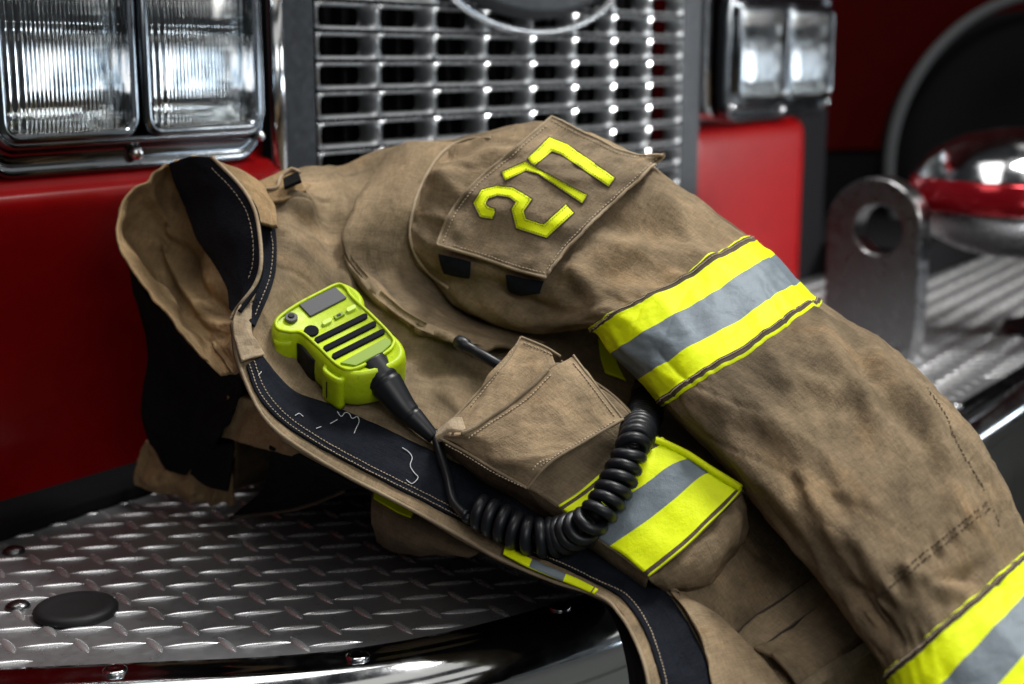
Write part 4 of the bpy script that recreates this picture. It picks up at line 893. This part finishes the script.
# ================================================================== RADIO IN THE POCKET (antenna shows)
radio = empty('handheld_radio', tuple(atD(520, 380, 1.02)), 'black radio tucked under the pocket flap with its stubby antenna sticking out', 'radio')
a0, a1 = atD(454, 339, 1.048), atD(506, 369, 1.022)
b = MB(); ax = (a0-a1); Ln = np.linalg.norm(ax); ax /= Ln
b.lathe(a1-ax*.01, ax, [(.0042, 0), (.0040, Ln*.75), (.0040, Ln*.93), (.0052, Ln*.95), (.0056, Ln*1.05), (.005, Ln*1.12), (.003, Ln*1.16)], 18); b.build('antenna', M['cord'], radio)
rb = np.array([atD(x, y, d) for x, y, d in ((500, 385, 1.025), (545, 375, 1.02), (640, 470, .975), (590, 500, .962))]); nr = np.cross(rb[1]-rb[0], rb[3]-rb[0]); nr /= np.linalg.norm(nr); nr *= np.sign(nr@(rb[0]-CC))
b = MB(); b.add(np.concatenate([rb, rb+nr*.028]), [(0, 1, 2, 3), (7, 6, 5, 4), (0, 4, 5, 1), (1, 5, 6, 2), (2, 6, 7, 3), (3, 7, 4, 0)]); b.build('body', M['rubber'], radio, smooth=False, bevel=.004)
settle(radio)

# ================================================================== LIGHT: garage with an open bay door ahead of the truck
W = bpy.data.worlds.new('World'); S.world = W; W.use_nodes = True; nt = W.node_tree
class WM: node_tree = nt
bg = nt.nodes['Background']; tc = nd(WM, 'ShaderNodeTexCoord'); sx = nd(WM, 'ShaderNodeSeparateXYZ'); lk(WM, tc.outputs['Generated'], sx.inputs[0])
def mth(op, a, b_=None):
    n = nd(WM, 'ShaderNodeMath', operation=op)
    for i, v in enumerate((a, b_)):
        if v is None: continue
        if isinstance(v, (int, float)): n.inputs[i].default_value = v
        else: lk(WM, v, n.inputs[i])
    return n.outputs[0]
def win(v, lo, hi, soft):
    a = nd(WM, 'ShaderNodeMapRange', interpolation_type='SMOOTHSTEP'); a.inputs['From Min'].default_value = lo-soft; a.inputs['From Max'].default_value = lo+soft; lk(WM, v, a.inputs['Value'])
    c = nd(WM, 'ShaderNodeMapRange', interpolation_type='SMOOTHSTEP'); c.inputs['From Min'].default_value = hi-soft; c.inputs['From Max'].default_value = hi+soft; c.inputs['To Min'].default_value = 1; c.inputs['To Max'].default_value = 0; lk(WM, v, c.inputs['Value'])
    return mth('MULTIPLY', a.outputs[0], c.outputs[0])
az = mth('ARCTAN2', sx.outputs[0], mth('MULTIPLY', sx.outputs[1], -1.0))   # 0 = straight out of the truck front, + towards +X
el = sx.outputs[2]
bay = mth('MULTIPLY', win(az, .46, 1.32, .03), win(el, -.052, .003, .006))
nz = nd(WM, 'ShaderNodeTexNoise', Scale=15., Detail=6., Roughness=.62); lk(WM, tc.outputs['Generated'], nz.inputs['Vector'])
rz = ramp(WM, nz.outputs[0], [(.40, (.03, .045, .06)), (.47, (.35, .5, .65)), (.53, (.95, .98, 1.0)), (.75, (1, 1, 1))])
posts = mth('SUBTRACT', 1.0, mth('MULTIPLY', win(mth('FRACT', mth('MULTIPLY', az, 2.6)), .0, .10, .02), .85))
bayc = mixc(WM, 1.0, rz.outputs[0], (1., 1., 1.), 'MULTIPLY')
tube_ = mth('MULTIPLY', mth('MULTIPLY', win(mth('FRACT', mth('MULTIPLY', el, 4.0)), .18, .76, .05), win(el, .3, .98, .02)), win(az, -1.2, 1.9, .1))
nc = nd(WM, 'ShaderNodeTexNoise', Scale=10., Detail=6., Roughness=.7); mpw = nd(WM, 'ShaderNodeMapping'); mpw.inputs['Scale'].default_value = (1, 1, 2.6); lk(WM, tc.outputs['Generated'], mpw.inputs[0]); lk(WM, mpw.outputs[0], nc.inputs['Vector'])
clut = ramp(WM, nc.outputs[0], [(.48, (0, 0, 0)), (.53, (.05, .06, .065)), (.60, (.13, .135, .135)), (.66, (.55, .54, .50))])
cmask = mth('MULTIPLY', win(az, -.2, 1.75, .1), win(el, -.075, .40, .02))
st1 = mth('MULTIPLY', mth('MULTIPLY', bay, posts), 20.0)
amb = ramp(WM, mth('ADD', mth('MULTIPLY', el, .5), .5), [(.0, (.004, .004, .005)), (.45, (.008, .009, .010)), (.55, (.030, .032, .035)), (1., (.018, .019, .021))])
s_b = nd(WM, 'ShaderNodeVectorMath', operation='SCALE'); lk(WM, bayc, s_b.inputs[0]); lk(WM, st1, s_b.inputs['Scale'])
s_t = nd(WM, 'ShaderNodeVectorMath', operation='SCALE'); s_t.inputs[0].default_value = (1, .97, .9); lk(WM, mth('MULTIPLY', tube_, .75), s_t.inputs['Scale'])
ad = nd(WM, 'ShaderNodeVectorMath', operation='ADD'); lk(WM, s_b.outputs[0], ad.inputs[0]); lk(WM, s_t.outputs[0], ad.inputs[1])
ad2 = nd(WM, 'ShaderNodeVectorMath', operation='ADD'); lk(WM, ad.outputs[0], ad2.inputs[0]); lk(WM, amb.outputs[0], ad2.inputs[1])
s_c = nd(WM, 'ShaderNodeVectorMath', operation='SCALE'); lk(WM, clut.outputs[0], s_c.inputs[0]); lk(WM, cmask, s_c.inputs['Scale'])
ad3 = nd(WM, 'ShaderNodeVectorMath', operation='ADD'); lk(WM, ad2.outputs[0], ad3.inputs[0]); lk(WM, s_c.outputs[0], ad3.inputs[1])
lk(WM, ad3.outputs[0], bg.inputs['Color']); bg.inputs['Strength'].default_value = 1.0
def area(name, loc, aim, sx_, sy_, watts, col):
    l = bpy.data.lights.new(name, 'AREA'); l.shape = 'RECTANGLE'; l.size = sx_; l.size_y = sy_; l.energy = watts; l.color = col
    o = bpy.data.objects.new(name, l); COL.objects.link(o); o.location = loc; o.rotation_euler = (Vector(aim)-Vector(loc)).to_track_quat('-Z', 'Y').to_euler(); return o
area('skylight', (1.5, .22, 2.1), (.85, .5, .15), .7, .45, 49, (1, .98, .95))
area('camera_side_fill', (-.9, -1.6, .9), (.85, .6, .10), 2.4, 1.1, 3.5, (.95, .98, 1.0))  # added soft fill from behind the camera, not a real opening
area('coat_fill', (.25, -.32, .66), (.78, .36, .08), .5, .3, 2.8, (1, .98, .96))  # added close fill to brighten the lower coat, no actual lamp there
dl = area('door_daylight', (3.1, -1.0, .75), (2.08, 1.0, .16), .5, .4, 7, (1, .98, .95)); dl.data.spread = math.radians(42)
area('ceiling_panel', (.75, 1.25, 2.3), (.75, .85, 0), 1.7, .7, 16, (1, .98, .95))
S.view_settings.view_transform = 'Standard'; S.view_settings.look = 'None'; S.view_settings.exposure = 0; S.view_settings.gamma = 1
S.cycles.max_bounces = 10; S.cycles.transmission_bounces = 8; S.cycles.glossy_bounces = 5; S.cycles.use_denoising = True
S.cycles.caustics_refractive = True; S.cycles.caustics_reflective = True
